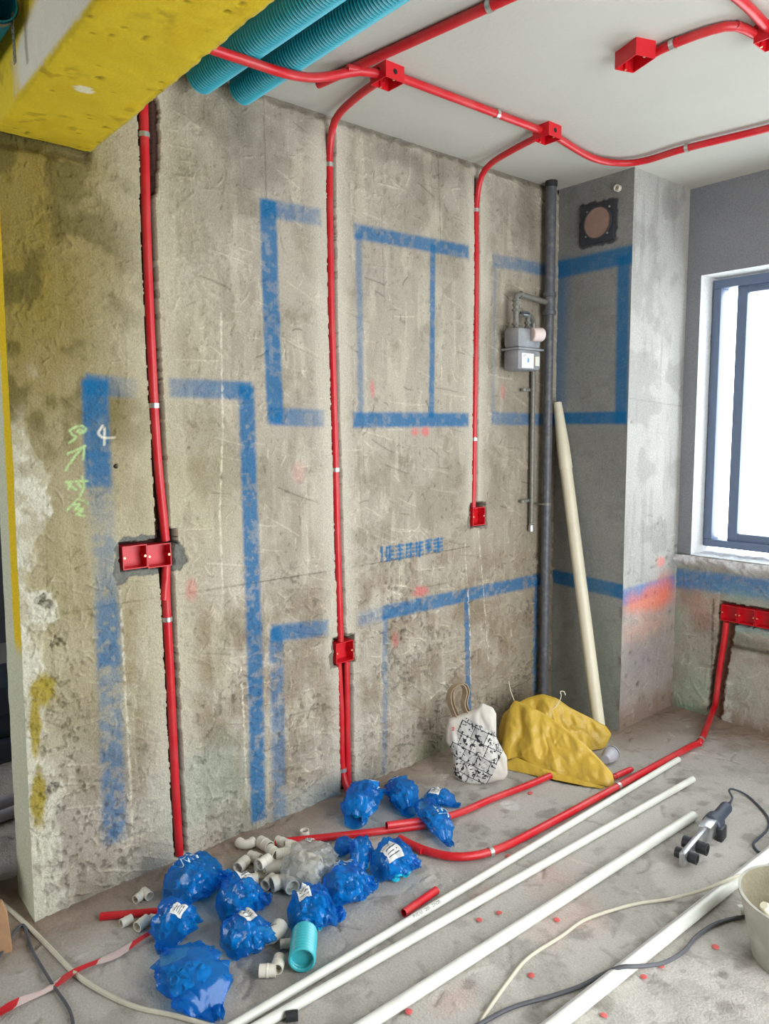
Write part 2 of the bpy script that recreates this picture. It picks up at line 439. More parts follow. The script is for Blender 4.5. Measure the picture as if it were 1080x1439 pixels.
# smooth filler bands along the conduit chases
condA = [(202, 120), (204, 200), (207, 330), (214, 500), (222, 640), (228, 760), (234, 830), (240, 950), (247, 1100), (254, 1225)]
condB = [(464, 200), (466, 420), (471, 600), (475, 760), (480, 905)]
condC = [(670, 262), (670, 400), (668, 560), (667, 715)]
cA = [cv.px(*p) for p in condA]; cB = [cv.px(*p) for p in condB]; cC = [cv.px(*p) for p in condC]
cB = [(cB[0][0], 2.72)] + cB; cC = [(cC[0][0], 2.72)] + cC
cA = [(cA[0][0], 2.78)] + cA[1:-1] + [(cA[-1][0], 0.02)]
b2y, b2z = 1.834, 0.6275
cB2 = [(b2y-Y0+0.004, b2z), (b2y-Y0+0.004, 0.0)]
def band(path, wd, op, seed):
    sl, d = cv.dist(path, wd*1.6); a, b = cv.A[sl], cv.B[sl]
    d = d*(0.7+0.6*fbm(a, b, 8, 4, seed))
    m_ = op*(1-sst(wd*0.25, wd, d)); cv.blend(sl, m_, PUTTY); cv.h[sl] *= (1-0.75*m_)
band(cA, 0.14, 0.75, 81); band(cB, 0.13, 0.72, 83); band(cC, 0.11, 0.70, 85); band(cB2, 0.12, 0.7, 87)
cv.blob((330, 760), .12, .3, PUTTY, .35, .9, .6, seed=3, scale=10)
cv.blob((165, 755), .10, .17, PUTTY, .75, .8, .4, seed=33, scale=12)
# yellow overspray, with the beam's bounce light painted in, strongest at the wall's end
ov = sst(1.22, 0.70, Yw_ + 0.25*(n1-0.5))*sst(1.15, 1.9, B+0.35*(n2-0.5))
cv.blend(full, 0.88*ov, S(126, 108, 26))
cv.blend(full, 0.50*sst(1.6, 0.7, Yw_ + 0.4*(n1-0.5))*sst(0.2, 1.0, B)*(1-ov), S(158, 146, 88))
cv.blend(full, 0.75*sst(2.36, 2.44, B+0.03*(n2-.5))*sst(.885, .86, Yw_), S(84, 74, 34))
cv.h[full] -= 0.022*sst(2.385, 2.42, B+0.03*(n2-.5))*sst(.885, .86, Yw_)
cv.blend(full, 0.60*ov*sst(0.50, 0.64, n2), S(72, 66, 30))
cv.blend(full, 0.5*ov*sst(0.58, 0.66, fbm(A, B, 4, 4, 95)), S(168, 158, 110))
# pale broken plaster and yellow remains at the wall end
we = sst(0.15, 0.0, A + 0.10*(fbm(A, B, 9, 5, 91)-0.5)*2)
cv.blend(full, 0.9*sst(0.35, 0.7, we + .5*(n3-.5))*sst(1.75, 1.45, B + 0.5*(n2-0.5))*(1-.55*sst(.5, .62, fbm(A, B, 22, 4, 99))), PLAST)
cv.h += 0.010*sst(0.4, 0.55, we)*sst(1.75, 1.45, B)*(0.5+n2)
for (u, v, ru, rv) in ((52, 968, .05, .06), (40, 1020, .022, .12), (46, 1120, .03, .10)):
    cv.blob((u, v), ru, rv, S(156, 138, 40), .9, .4, .5, seed=u, scale=25)
for k, (u, v) in enumerate(((62, 1112), (70, 1105), (48, 845), (60, 850), (75, 905))):
    x, y = cv.px(u, v); sl = cv.win([(x, y)], .06); d = np.hypot(cv.A[sl]-x, cv.B[sl]-y) + .02*(fbm(cv.A[sl], cv.B[sl], 60, 3, k)-.5)*2
    d = d + .014*(fbm(cv.A[sl], cv.B[sl], 130, 3, k+7)-.5)*2; cv.h[sl] -= .020*(1-sst(.010, .018, d)); cv.c[sl] *= (1-.35*(1-sst(.008, .018, d)))[..., None]
# green/teal wash low on the wall
cv.blob((300, 1110), .28, .20, S(120, 150, 130), .35, .9, .6, seed=7, scale=6)
cv.blob((640, 1040), .5, .09, S(96, 104, 72), .5, .9, .6, seed=9, scale=8)
cv.blob((430, 1130), .4, .10, S(150, 156, 150), .5, .9, .5, seed=10, scale=8)
# blue spray lines of the cabinet layout
def bl(pp, wd, op=0.85, soft=0.010, wear=0.35, fade=None, seed=1): cv.line(pp, wd, BLUE, op, soft, rag=0.002, wear=wear, fade=fade, seed=seed)
bl([(133, 538), (138, 680)], .085, .9, .010, .2, (1, .75)); bl([(138, 640), (147, 775)], .08, .55, .016, .5, (.9, .3)); bl([(147, 760), (153, 930)], .075, .60, .016, .6, (.5, 1)); bl([(151, 850), (161, 1178)], .08, .7, .014, .55, (.5, 1))
bl([(124, 540), (188, 546)], .065, .8, .010, .2, (1, .25)); bl([(242, 545), (350, 549)], .065, .85, .010, .15, (.6, 1))
bl([(346, 545), (352, 740), (358, 950), (363, 1150)], .066, .85, .010, .4)
bl([(376, 284), (380, 420), (387, 592)], .072, .85, .008, .3); bl([(372, 292), (447, 305)], .065, .75, .012, .3, (1, .6)); bl([(382, 585), (452, 588)], .068, .8, .01, .3, (1, .6))
bl([(500, 325), (656, 354)], .060, .8, .010, .35, seed=4); bl([(504, 332), (507, 585)], .032, .50, .010, .2); bl([(608, 345), (606, 585)], .032, .8, .006, .2); bl([(498, 590), (656, 590)], .064, .85, .010, .25)
bl([(694, 366), (778, 382)], .062, .8, .012, .4, (.5, 1)); bl([(692, 588), (778, 590)], .062, .85, .010, .3, (.6, 1)); bl([(695, 372), (692, 588)], .022, .3, .010, .3)
bl([(508, 870), (545, 860)], .055, .45, .02, .4); bl([(540, 861), (655, 836), (764, 813)], .066, .8, .009, .45, seed=6)
bl([(541, 866), (540, 1085)], .030, .55, .010, .5, (1, .5)); bl([(655, 845), (658, 1000)], .036, .75, .006, .3); bl([(753, 815), (751, 972)], .036, .75, .008, .3)
bl([(384, 890), (457, 882)], .068, .85, .012, .35, (1, .7)); bl([(387, 886), (393, 1160)], .062, .7, .012, .6, (1, .65), seed=8)
# white drips
for pp, w_ in (([(657, 828), (659, 880), (661, 960)], .010), ([(653, 760), (656, 830)], .006), ([(168, 830), (178, 1000), (186, 1170)], .008), ([(310, 440), (313, 600), (309, 720), (313, 840)], .007), ([(340, 960), (346, 1100)], .008), ([(672, 745), (686, 930)], .005)):
    cv.line(pp, w_*.7, S(225, 216, 196), .6, .003, rag=.006, wear=.6)
# blue stencilled word row, worn beyond reading
for (u0, u1, v0, dv, gaps) in ((536, 540, 770, 17, 0), (543, 552, 768, 20, 1), (556, 567, 766, 20, 1), (571, 582, 764, 19, 1), (585, 594, 762, 19, 1), (598, 606, 759, 17, 1), (610, 621, 757, 18, 1)):
    um = (u0+u1)/2
    for k, vv in enumerate(np.linspace(v0+2, v0+dv-1, 4 if gaps else 1)):
        if gaps: cv.line([(u0, vv), (u1, vv-2)], .012, BLUE, .8, .004, rag=.003, wear=.6, seed=k+u0)
    cv.line([(um if gaps else u0, v0), (um if gaps else u0, v0+dv)], .014, BLUE, .85, .004, wear=.3, seed=u0)
    if gaps and u0 % 2: cv.line([(u0, v0+1), (u0, v0+dv)], .010, BLUE, .8, .004, wear=.3)
# pink/red spray remnants
for (u, v, ru, rv, o) in ((583, 607, .030, .022, .55), (597, 606, .030, .026, .7), (523, 545, .014, .05, .5), (590, 831, .055, .030, .6), (268, 830, .03, .05, .35), (706, 550, .02, .05, .4), (555, 900, .025, .05, .35), (420, 665, .04, .05, .2)):
    cv.blob((u, v), ru, rv, S(208, 96, 100), o, .6, .3, seed=u, scale=30)
# chalk writing beside the tall blue line
def chalk(pts, col, w_=.0075):
    cv.line([(60+x/8.467, 570+y/8.467) for x, y in pts], w_, col, .85, .0022, wear=.35, seed=len(pts))
G = S(176, 206, 140); W_ = S(226, 220, 196)
chalk([(715,240),(665,310),(665,340),(700,375),(760,385),(855,378)], W_); chalk([(735,270),(733,465)], W_)
chalk([(320,295),(400,250),(470,240),(515,275),(500,310),(440,330),(410,310),(440,280),(480,300)], G)
chalk([(330,295),(350,340),(395,370),(370,410),(315,440)], G)
chalk([(290,575),(500,485)], G); chalk([(265,770),(390,590),(500,480)], G); chalk([(500,480),(480,640)], G)
chalk([(265,910),(350,905),(300,990)], G); chalk([(290,930),(395,1000)], G); chalk([(395,900),(535,895)], G); chalk([(475,850),(495,970),(445,1070)], G); chalk([(420,930),(460,970)], G)
chalk([(285,1240),(430,1105),(540,1165)], G); chalk([(370,1180),(440,1175),(385,1235),(480,1225),(400,1290),(470,1260)], G); chalk([(430,1300),(500,1315)], G)
# drilled hole
x, y = cv.px(162.5, 655); sl, d = cv.dist([(x, y)], .03); cv.h[sl] -= .03*(d < .0055); cv.c[sl] *= np.where(d < .0075, .08, 1)[..., None]
# mortar patch round the double box
pa = [cv.px(*p) for p in ((160, 768), (175, 756), (205, 752), (222, 752), (240, 742), (258, 770), (266, 790), (252, 800), (240, 806), (210, 808), (180, 812), (164, 824), (158, 800))]
sl, d = cv.dist([(.42-.0, 1.14)], .2)
def inpoly(a, b, poly):
    ins = np.zeros(a.shape, bool); j = len(poly)-1
    for i in range(len(poly)):
        xi, yi = poly[i]; xj, yj = poly[j]
        ins ^= ((yi > b) != (yj > b)) & (a < (xj-xi)*(b-yi)/(yj-yi+1e-12)+xi); j = i
    return ins
def patch(canv, poly, col, dh, rag=.012, seed=1):
    sl = canv.win(poly, .05); a, b = canv.A[sl], canv.B[sl]
    na = a + rag*2*(fbm(a, b, 45, 4, seed)-.5); nb = b + rag*2*(fbm(a, b, 45, 4, seed+3)-.5)
    ins = inpoly(na, nb, poly)
    t_ = fbm(a, b, 90, 4, seed+5)
    cc = canv.c[sl]; cc[ins] = (np.asarray(col)*(0.75+0.5*t_)[..., None])[ins]; canv.c[sl] = cc
    hh = canv.h[sl]; hh[ins] = (dh + .006*(t_-.5))[ins]; canv.h[sl] = hh
patch(cv, pa, MORTAR, -.004)
for (yc_, zc_, hw) in ((2.668, 1.134, .062), (b2y, b2z, .062)):
    a0, b0 = yc_-Y0, zc_
    patch(cv, [(a0-hw-.02, b0-hw*.9), (a0-hw, b0+hw*1.1), (a0+hw*.9, b0+hw*1.15), (a0+hw, b0-hw)], S(124, 118, 104), -.006, .010, seed=int(yc_*10))
# chases and box pockets
GR = S(74, 52, 44)
cv.groove(cA, .021, .030, .034, GR, .005, 101)
cv.groove(cB, .019, .026, .032, GR, .004, 103)
cv.groove(cC, .018, .020, .030, GR, .004, 105)
cv.groove(cB2, .034, .040, .034, GR, .004, 107)
sl = cv.win([(cA[0][0]-.05, 2.3), (cA[0][0]+.06, 2.75)], 0)
ins = (np.abs(cv.A[sl]-cA[0][0]-.012) < .035*sst(2.25, 2.5, cv.B[sl])*(0.6+.8*fbm(cv.A[sl], cv.B[sl], 30, 3, 5)))
cv.h[sl] = np.where(ins, np.minimum(cv.h[sl], -.02), cv.h[sl]); cv.c[sl] = np.where(ins[..., None], GR, cv.c[sl])
cv.pit(.902-Y0, 1.095-Y0, 1.095, 1.195, .062, GR, .003)
cv.pit(1.05-Y0, 1.11-Y0, 1.17, 1.225, .05, S(40, 32, 28), .006)
cv.pit(b2y-Y0-.053, b2y-Y0+.056, .575, .690, .062, GR, .005)
cv.pit(2.668-Y0-.052, 2.668-Y0+.055, 1.080, 1.200, .062, GR, .005)
# ragged top edge
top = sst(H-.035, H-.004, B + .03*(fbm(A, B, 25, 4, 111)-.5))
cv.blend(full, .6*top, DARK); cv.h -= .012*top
V, Cc, (n_, k_) = cv.arrays()
V = V.reshape(n_, k_, 3); Cc = Cc.reshape(n_, k_, 3)
yend = .562 + .040*np.clip(cv.vs, 0, 2.45)/2.1
V[..., 1] += (yend-Y0)[None, :]*np.clip(1-cv.A/.2, 0, 1)
# free end of the wall (towards the other room) and its back
xs = np.linspace(0, -T, 46); edge = V[0]
E_ = np.zeros((46, k_, 3)); EC = np.zeros_like(E_)
for i, x in enumerate(xs):
    E_[i] = edge; E_[i][:, 0] = edge[:, 0]*(1-i/45) + x; E_[i][:, 1] = edge[:, 1] + (.004*(fbm(cv.vs*1.0, cv.vs*0+x, 20, 4, 5)-.5) if i else 0)
    yel = sst(-.085, -.075, np.full(k_, x)+.004*(fbm(cv.vs, cv.vs*0, 12, 3, 9)-.5))*sst(.86, .93, cv.vs+.1*(fbm(cv.vs, cv.vs*0+x*20, 14, 4, 19)-.5))
    EC[i] = S(196, 196, 170)*(1-yel[:, None]) + S(226, 190, 30)*yel[:, None]
EC[0] = Cc[0]
Bk = np.zeros((2, k_, 3)); Bk[0] = E_[-1]; Bk[1] = E_[-1]; Bk[1][:, 1] = YC+.6; BkC = np.zeros_like(Bk)+S(120, 118, 116)
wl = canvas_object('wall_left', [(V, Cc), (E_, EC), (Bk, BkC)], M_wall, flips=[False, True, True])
tag(wl, 'raw concrete kitchen wall sprayed with blue cabinet outlines', None, None, 'structure')

# ---- corner chase: face towards the room and side face
GREY = S(134, 134, 130)
cf = Canvas((0, YC, 0), (1,0,0), (0,0,1), (0,-1,0), XC, H, 0.006, GREY)
A, B = cf.A, cf.B; n1 = fbm(A+5, B, 3, 5, 211); n2 = fbm(A, B, 14, 5, 213)
cf.c *= (.82+.36*n1)[..., None]; cf.h += .003*(n1-.5)+.0012*(n2-.5)
full = (slice(None), slice(None))
cf.blend(full, .35*sst(.9, .3, B+.3*(n1-.5)), S(150, 158, 140)); cf.blend(full, .3*sst(.55, .7, n2), S(112, 110, 104))
cf.marks(200, 31, None, .02, .08, .0012, .004, .12); cf.pits(40, 33, None, (.003, .006), .002, .25)
def cl(pp, wd, op=.85, soft=.008, wear=.1, fade=None): cf.line(pp, wd, BLUE, op, soft, rag=.001, wear=wear, fade=fade)
cl([(775, 381), (888, 357)], .088, .85, .012); cl([(876, 362), (872, 592)], .068, .85, .012); cl([(775, 588), (878, 587)], .062, .9, .008); cl([(785, 380), (780, 560)], .12, .55, .045)
cl([(770, 808), (880, 833)], .075, .9, .008)
x0, y0 = cf.px(869, 265)
for (u, v) in ((890, 780), (872, 860), (870, 930), (868, 990), (884, 700)):
    cf.blob((u, v), .012, .03, S(120, 110, 100), .7, .4, .5, seed=v, scale=60)
cf.blob((830, 900), .15, .35, S(132, 138, 122), .4, .9, .5, seed=2, scale=8)
# dark sealant ragged round the duct plate
cf.line([(817, 290), (866, 281), (863, 338), (816, 347), (817, 290)], .022, S(52, 54, 58), .85, .004, rag=.010)
cs = Canvas((XC, YC, 0), (0,1,0), (0,0,1), (1,0,0), YW-YC, H, 0.006, S(172, 169, 163))
A, B = cs.A, cs.B; n1 = fbm(A+9, B, 3, 5, 221); n2 = fbm(A, B, 14, 5, 223); nv_ = fbm(A, B*.15, 24, 4, 225)
cs.c *= (.86+.28*n1)[..., None]; cs.h += .003*(n1-.5)+.0014*(n2-.5)
cs.blend(full, .30*sst(.55, .7, nv_), S(128, 125, 118)); cs.blend(full, .35*sst(.52, .66, fbm(A, B, 6, 4, 229)), S(124, 121, 116))
low = sst(.75, .45, B+.25*(n1-.5)); cs.blend(full, .65*low, S(150, 136, 124)); cs.h += low*.010*(fbm(A, B, 22, 4, 227)-.5)
cs.blend(full, .6*sst(.18, .05, B+.1*(n2-.5)), S(128, 98, 78))
cs.line([(870, 842), (946, 818)], .085, S(70, 122, 184), .75, .014, rag=.004, wear=.3)
cs.blob((912, 842), .30, .085, S(232, 122, 92), .75, .8, .35, seed=4, scale=12); cs.blob((935, 830), .12, .12, S(236, 120, 96), .6, .9, .3, seed=6, scale=12)
cs.blob((928, 790), .05, .035, S(232, 130, 120), .6, .6, .3, seed=5); cs.blob((905, 880), .35, .09, S(216, 160, 140), .4, .9, .4, seed=14)
cs.blob((905, 930), .3, .14, S(140, 134, 140), .45, .9, .5, seed=15)
cs.marks(420, 41, lambda a, b: .15+.85*float(sst(1.2, .7, np.array(b))), .02, .08, .003, .004, .2); cs.pits(200, 43, lambda a, b: .02+.98*float(sst(1.2, .7, np.array(b))), (.004, .014), .006, .4)
cs.line([(884, 560), (965, 572)], .004, S(120, 116, 110), .5, .003)
wc = canvas_object('wall_corner', [cf, cs], M_wall)
tag(wc, 'grey rendered corner chase boxing out from the concrete wall', None, None, 'structure')

# ---- window wall
def wwcol(c, lowpart):
    X = c.A + c.O[0]; Z = c.B + c.O[2]; n1 = fbm(X+3, Z, 3, 5, 231); n2 = fbm(X, Z, 13, 5, 233)
    c.c *= (.84+.32*n1)[..., None]; c.h += .003*(n1-.5)+.0015*(n2-.5)
    if lowpart:
        f = (slice(None), slice(None))
        c.blend(f, .45*sst(.5, .66, fbm(X, Z, 5, 5, 235)), S(140, 158, 140)); c.blend(f, .35*sst(.56, .7, n2), S(112, 92, 76))
        c.blend(f, .6*sst(.10, .0, Z+.06*(n2-.5)), S(120, 92, 72))
        c.h += .006*(fbm(X, Z, 25, 4, 237)-.5)
GW = S(134, 134, 138)
wb = Canvas((XC, YW, 0), (1,0,0), (0,0,1), (0,-1,0), 2.7-XC, WZ0, .006, S(160, 152, 138)); wwcol(wb, True)
wb.line([(945, 812), (985, 816), (1080, 828), (1200, 842)], .105, S(56, 112, 162), .8, .02, rag=.006, wear=.3)
wb.blob((985, 855), .12, .10, S(170, 130, 112), .5, .9, .5, seed=3); wb.blob((1050, 835), .25, .05, S(110, 150, 150), .35, .9, .5, seed=4)
for (u, v, ru, rv, cc_) in ((975, 960, .12, .25, (158, 170, 150)), (965, 1000, .15, .08, (120, 160, 136)), (1050, 960, .14, .2, (168, 166, 152)), (1045, 905, .25, .05, (100, 92, 80)), (1060, 885, .2, .03, (120, 150, 146)), (990, 875, .1, .05, (136, 106, 92))):
    wb.blob((u, v), ru, rv, S(*cc_), .6, .8, .5, seed=u, scale=12)
wb.marks(700, 51, None, .02, .1, .003, .004, .25); wb.pits(160, 53, None, (.003, .008), .005, .3)
cS = [wb.px(*p) for p in ((1019, 868), (1017, 900), (1008, 945), (1003, 1000), (998, 1040))]
wb.groove([(cS[0][0], .62)] + cS[:-1] + [(cS[-1][0], 0.0)], .034, .045, .030, S(126, 92, 76), .010, 55)
wb.pit(.672-XC, 1.09-XC, .535, .645, .055, S(110, 84, 70), .006)
wb.line([(1002, 842), (1000, 920), (996, 1020)], .010, DARK, .8, .004, rag=.006)
wb.line([(1030, 908), (1080, 918)], .02, S(72, 64, 54), .8, .008, rag=.008)
wb.line([(1022, 960), (1017, 1030)], .05, S(196, 194, 186), .7, .012, rag=.02, wear=.8)
lip = sst(WZ0-.085, WZ0-.01, wb.B+.05*(fbm(wb.A, wb.B, 14, 4, 57)-.5)); wb.h += lip*(.012+.045*fbm(wb.A, wb.B, 24, 4, 59)); wb.blend(full, lip*.95, S(216, 216, 216))
wL = Canvas((XC, YW, WZ0), (1,0,0), (0,0,1), (0,-1,0), WX0-XC, WZ1-WZ0, .0075, GW); wwcol(wL, False)
wT = Canvas((XC, YW, WZ1), (1,0,0), (0,0,1), (0,-1,0), 2.7-XC, H-WZ1, .010, GW); wwcol(wT, False)
wR = Canvas((WX1, YW, WZ0), (1,0,0), (0,0,1), (0,-1,0), 2.7-WX1, WZ1-WZ0, .05, GW); wwcol(wR, False)
# reveals: left jamb, head, right jamb, rough mortar sill
RD = .22
def strip(p0, p1, q0, q1, n, k, amp, seed, col):
    s = np.linspace(0, 1, n)[:, None, None]; t = np.linspace(0, 1, k)[None, :, None]
    p0, p1, q0, q1 = [np.asarray(q, float) for q in (p0, p1, q0, q1)]
    g = (p0*(1-s)+p1*s)*(1-t) + (q0*(1-s)+q1*s)*t
    nn = np.cross(p1-p0, q0-p0); nn /= np.linalg.norm(nn)
    edge_ = np.minimum(1, np.minimum(s[..., 0], 1-s[..., 0])*12)*np.minimum(1, t[..., 0]*6)
    nz = fbm(g[..., 0]*1.3+g[..., 2], g[..., 1]*1.1+g[..., 2]*.3, 30, 4, seed)
    g = g + nn*(amp*(nz-.4)*edge_)[..., None]
    return g, np.zeros_like(g)+np.asarray(col)*(.85+.3*nz)[..., None]
PW = S(206, 206, 204)
rv = [strip((WX0, YW, WZ0), (WX0, YW, WZ1), (WX0, YW+RD, WZ0), (WX0, YW+RD, WZ1), 120, 20, .010, 3, PW),
      strip((WX0, YW, WZ1), (WX1, YW, WZ1), (WX0, YW+RD, WZ1), (WX1, YW+RD, WZ1), 60, 12, .004, 4, PW),
      strip((WX1, YW, WZ1), (WX1, YW, WZ0), (WX1, YW+RD, WZ1), (WX1, YW+RD, WZ0), 30, 6, .0, 5, PW),
      strip((WX1, YW, WZ0), (WX0, YW, WZ0), (WX1, YW+RD, WZ0), (WX0, YW+RD, WZ0), 220, 26, .022, 6, S(200, 202, 206))]
full = (slice(None), slice(None))
ww = canvas_object('wall_back', [wb, wL, wT, wR] + rv, M_wall, flips=[False]*4+[True]*4)
tag(ww, 'grey window wall with a rough mortar sill', None, None, 'structure')

# ---- floor
cfl = Canvas((-1.4, -0.2, 0), (1,0,0), (0,1,0), (0,0,1), 4.1, YW+.28, 0.0066, S(182, 176, 168))
X = cfl.A-1.4; Yf = cfl.B-.2
n1 = fbm(X, Yf, 1.6, 5, 301); n2 = fbm(X, Yf, 7, 5, 303); n3 = fbm(X, Yf, 28, 4, 305)
cfl.c *= (.86+.28*n1)[..., None]
cfl.blend(full, .35*sst(.54, .68, n2), S(132, 128, 120)); cfl.blend(full, .4*sst(.60, .72, n3)*sst(.45, .6, n2), S(134, 130, 122))
wallside = np.maximum(sst(.30, .02, X+.2*(n2-.5))*(X > -.3), np.maximum(sst(YW-.35, YW-.02, Yf+.2*(n2-.5)), sst(YC-.30, YC, Yf+.15*(n2-.5))*sst(XC+.35, XC, X)))
cfl.blend(full, .7*wallside, S(132, 106, 84))
cfl.blend(full, .4*sst(.8, 0., X)*sst(2.2, 3.2, Yf), S(126, 106, 86))
for (u, v, r_) in ((680, 1255, .05), (800, 1290, .10), (640, 1400, .05), (770, 1230, .09)): cfl.blob((u, v), r_, r_*1.6, S(196, 150, 138), .35, .9, .5, seed=u, scale=14)
cfl.h += .007*(n1-.5)+.0040*(n2-.5)+.0024*(n3-.5) + wallside*.010*(fbm(X, Yf, 20, 4, 307))
cfl.marks(1300, 61, None, .02, .10, -.0040, .006, .25); cfl.pits(900, 63, None, (.003, .010), .003, .22)
rg = np.random.RandomState(5)
for k in range(48):
    p = fl(540+rg.rand()*520, 1090+rg.rand()*340); s_ = .012+.026*rg.rand(); cfl.blob((p[0]+1.4, p[1]+.2), s_, s_*1.5, S(116, 110, 102), .5, .5, .7, seed=k, scale=40, world=True)
cfl.blob((716, 1131), .045, .035, S(196, 196, 192), .8, .2, .2, seed=3)
V, Cc, (n_, k_) = cfl.arrays(); V = V.reshape(n_, k_, 3); Cc = Cc.reshape(n_, k_, 3)
# plain floor further out, round the detailed area
def fq(x0, x1, y0, y1): return (np.array([[[x0, y0, 0], [x0, y1, 0]], [[x1, y0, 0], [x1, y1, 0]]], float), np.zeros((2, 2, 3))+S(160, 157, 150))
fo = canvas_object('floor', [(V, Cc), fq(-3.6, -1.4, OY, YW), fq(-1.4, 2.7, OY, -.2), fq(2.7, 3.6, OY, YW)], M_floor)
tag(fo, 'dusty grey screed floor', None, None, 'structure')

# ---- ceiling, far walls of the flat
def slab(name, lo, hi, M, label):
    o = MB().box(lo, hi).build(name, M); tag(o, label, None, None, 'structure'); return o
slab('ceiling', (-3.6, OY, H), (3.6, YW+.3, H+.12), M_ceil, 'white skimmed ceiling')
slab('wall_right_near', (2.7, YB1, 0), (2.8, RY0, H), M_plain, 'kitchen wall before the daylit doorway')
slab('wall_right_far', (2.7, RY1, 0), (2.8, YW+.2, H), M_plain, 'kitchen wall beyond the daylit doorway')
slab('wall_right_head', (2.7, RY0, RZ1), (2.8, RY1, H), M_plain, 'lintel over the daylit doorway')
slab('wall_chase_seal', (-.3, YC+.03, -.05), (XC-.03, YW+.3, H), M_plain, 'added block inside the corner chase, stopping light leaks')  # hidden block added behind the thin chase faces to stop light leaks
slab('wall_back_seal', (XC-.03, YW+.075, -.05), (2.8, YW+.3, WZ0-.03), M_plain, 'added block behind the wall below the window, stopping light leaks')  # added boxes behind the window wall, here and below, seal out stray light
slab('wall_back_seal_left', (XC-.03, YW+.03, WZ0-.03), (WX0-.02, YW+.3, H), M_plain, 'added block behind the wall beside the window, stopping light leaks')
slab('wall_back_seal_head', (WX0-.02, YW+.03, WZ1+.02), (2.8, YW+.3, H), M_plain, 'added block behind the wall over the window, stopping light leaks')
slab('wall_back_seal_right', (WX1+.02, YW+.03, WZ0-.03), (2.8, YW+.3, WZ1+.02), M_plain, 'added block behind the wall on the far side of the window, stopping light leaks')
slab('wall_left_seal', (-T+.002, .70, -.05), (-.07, YC+.6, H), M_plain, 'added block behind the concrete wall face, stopping light leaks')  # added box behind the wall face, keeps light from leaking through
slab('wall_living_right', (3.5, OY, 0), (3.6, YB0+.2, H), M_plain, 'living room wall behind the photographer')
slab('wall_living_seal', (2.7, YB0, 0), (3.6, YB1, H), M_plain, 'added wall piece closing a light gap between kitchen and living room')  # added to close a gap that let daylight into the living room
slab('wall_living_left', (-3.6, OY, 0), (-3.5, YW, H), M_dark, 'far wall of the next room with its dimness painted in')
slab('wall_next_room', (-3.6, 2.0, 0), (-T-.001, 2.1, H), M_dark, 'wall closing the next room, dimness painted into its colour')
slab('wall_balcony_left', (-3.6, OY-.1, 0), (OX0, OY, H), M_plain, 'wall beside the balcony opening')
slab('wall_balcony_right', (OX1, OY-.1, 0), (3.6, OY, H), M_plain, 'wall on the other side of the balcony opening')
slab('wall_balcony_foot', (OX0, OY-.1, 0), (OX1, OY, OZ0), M_plain, 'parapet under the living room window')
slab('wall_balcony_head', (OX0, OY-.1, OZ1), (OX1, OY, H), M_plain, 'lintel over the balcony opening')

# ---- yellow ceiling beam
xs = np.concatenate([np.linspace(-.001, 1.3, 261), np.linspace(1.31, 2.72, 60)])
per = []
for z in np.linspace(H+.01, ZB, 34): per.append((YB1, z, 1, 0))
for y in np.linspace(YB1, YB0, 32)[1:]: per.append((y, ZB, 0, -1))
for z in np.linspace(ZB, H+.01, 34)[1:]: per.append((YB0, z, -1, 0))
per = np.array(per); s_ = np.concatenate([[0], np.cumsum(np.hypot(np.diff(per[:, 0]), np.diff(per[:, 1])))])
GX, GS = np.meshgrid(xs, s_, indexing='ij')
nb1 = fbm(GX, GS, 6, 5, 401); nb2 = fbm(GX, GS, 26, 4, 403)
e1, e2 = s_[33], s_[64]
ed = np.exp(-((GS-e1)/.012)**2)+np.exp(-((GS-e2)/.012)**2)
dsp = .006*(nb1-.5)+.003*(nb2-.5) - ed*.016*np.abs(fbm(GX, GS, 30, 4, 405)-.45)
Vb = np.stack([GX, per[None, :, 0]+dsp*per[None, :, 2], per[None, :, 1]+dsp*per[None, :, 3]], -1)
cY = S(214, 186, 40); Cb = np.zeros_like(Vb)+cY; Cb *= (.88+.24*nb1)[..., None]
def cb_blend(m_, col): 
    global Cb
    m_ = np.clip(m_, 0, 1)[..., None]; Cb = Cb*(1-m_)+np.asarray(col)*m_
cb_blend(.5*sst(.60, .70, nb2)*sst(.5, .6, nb1), S(150, 124, 30))
cb_blend(.35*sst(.55, .66, fbm(GX*.4, GS, 18, 4, 407)), S(206, 170, 22))
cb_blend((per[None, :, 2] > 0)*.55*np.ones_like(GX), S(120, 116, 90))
stripe = sst(e2+.01, e2+.02, GS+.02*(nb2-.5))*sst(.12+.26*np.clip(GX-.25, 0, 1)+.02, .10+.22*np.clip(GX-.25, 0, 1), GS-e2+.03*(nb1-.5))*sst(.20, .32, GX+.05*(nb2-.5))
cb_blend(.9*stripe, S(222, 218, 206))
cb_blend(1.0*(np.hypot(GX-.42, (GS-e1)-.16) < .022+.012*(nb2-.5)*2), S(228, 222, 190))
for k in range(70):
    cx_, cs_ = rg.rand()*1.2, e1+rg.rand()*.27; d = np.hypot((GX-cx_)/2, GS-cs_); m_ = (d < .002+.005*rg.rand()**4); Vb[..., 2] += m_*.003; cb_blend(.6*m_, S(96, 76, 20))
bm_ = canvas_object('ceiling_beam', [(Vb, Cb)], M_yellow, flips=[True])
tag(bm_, 'rough yellow-painted concrete ceiling beam', None, None, 'structure')
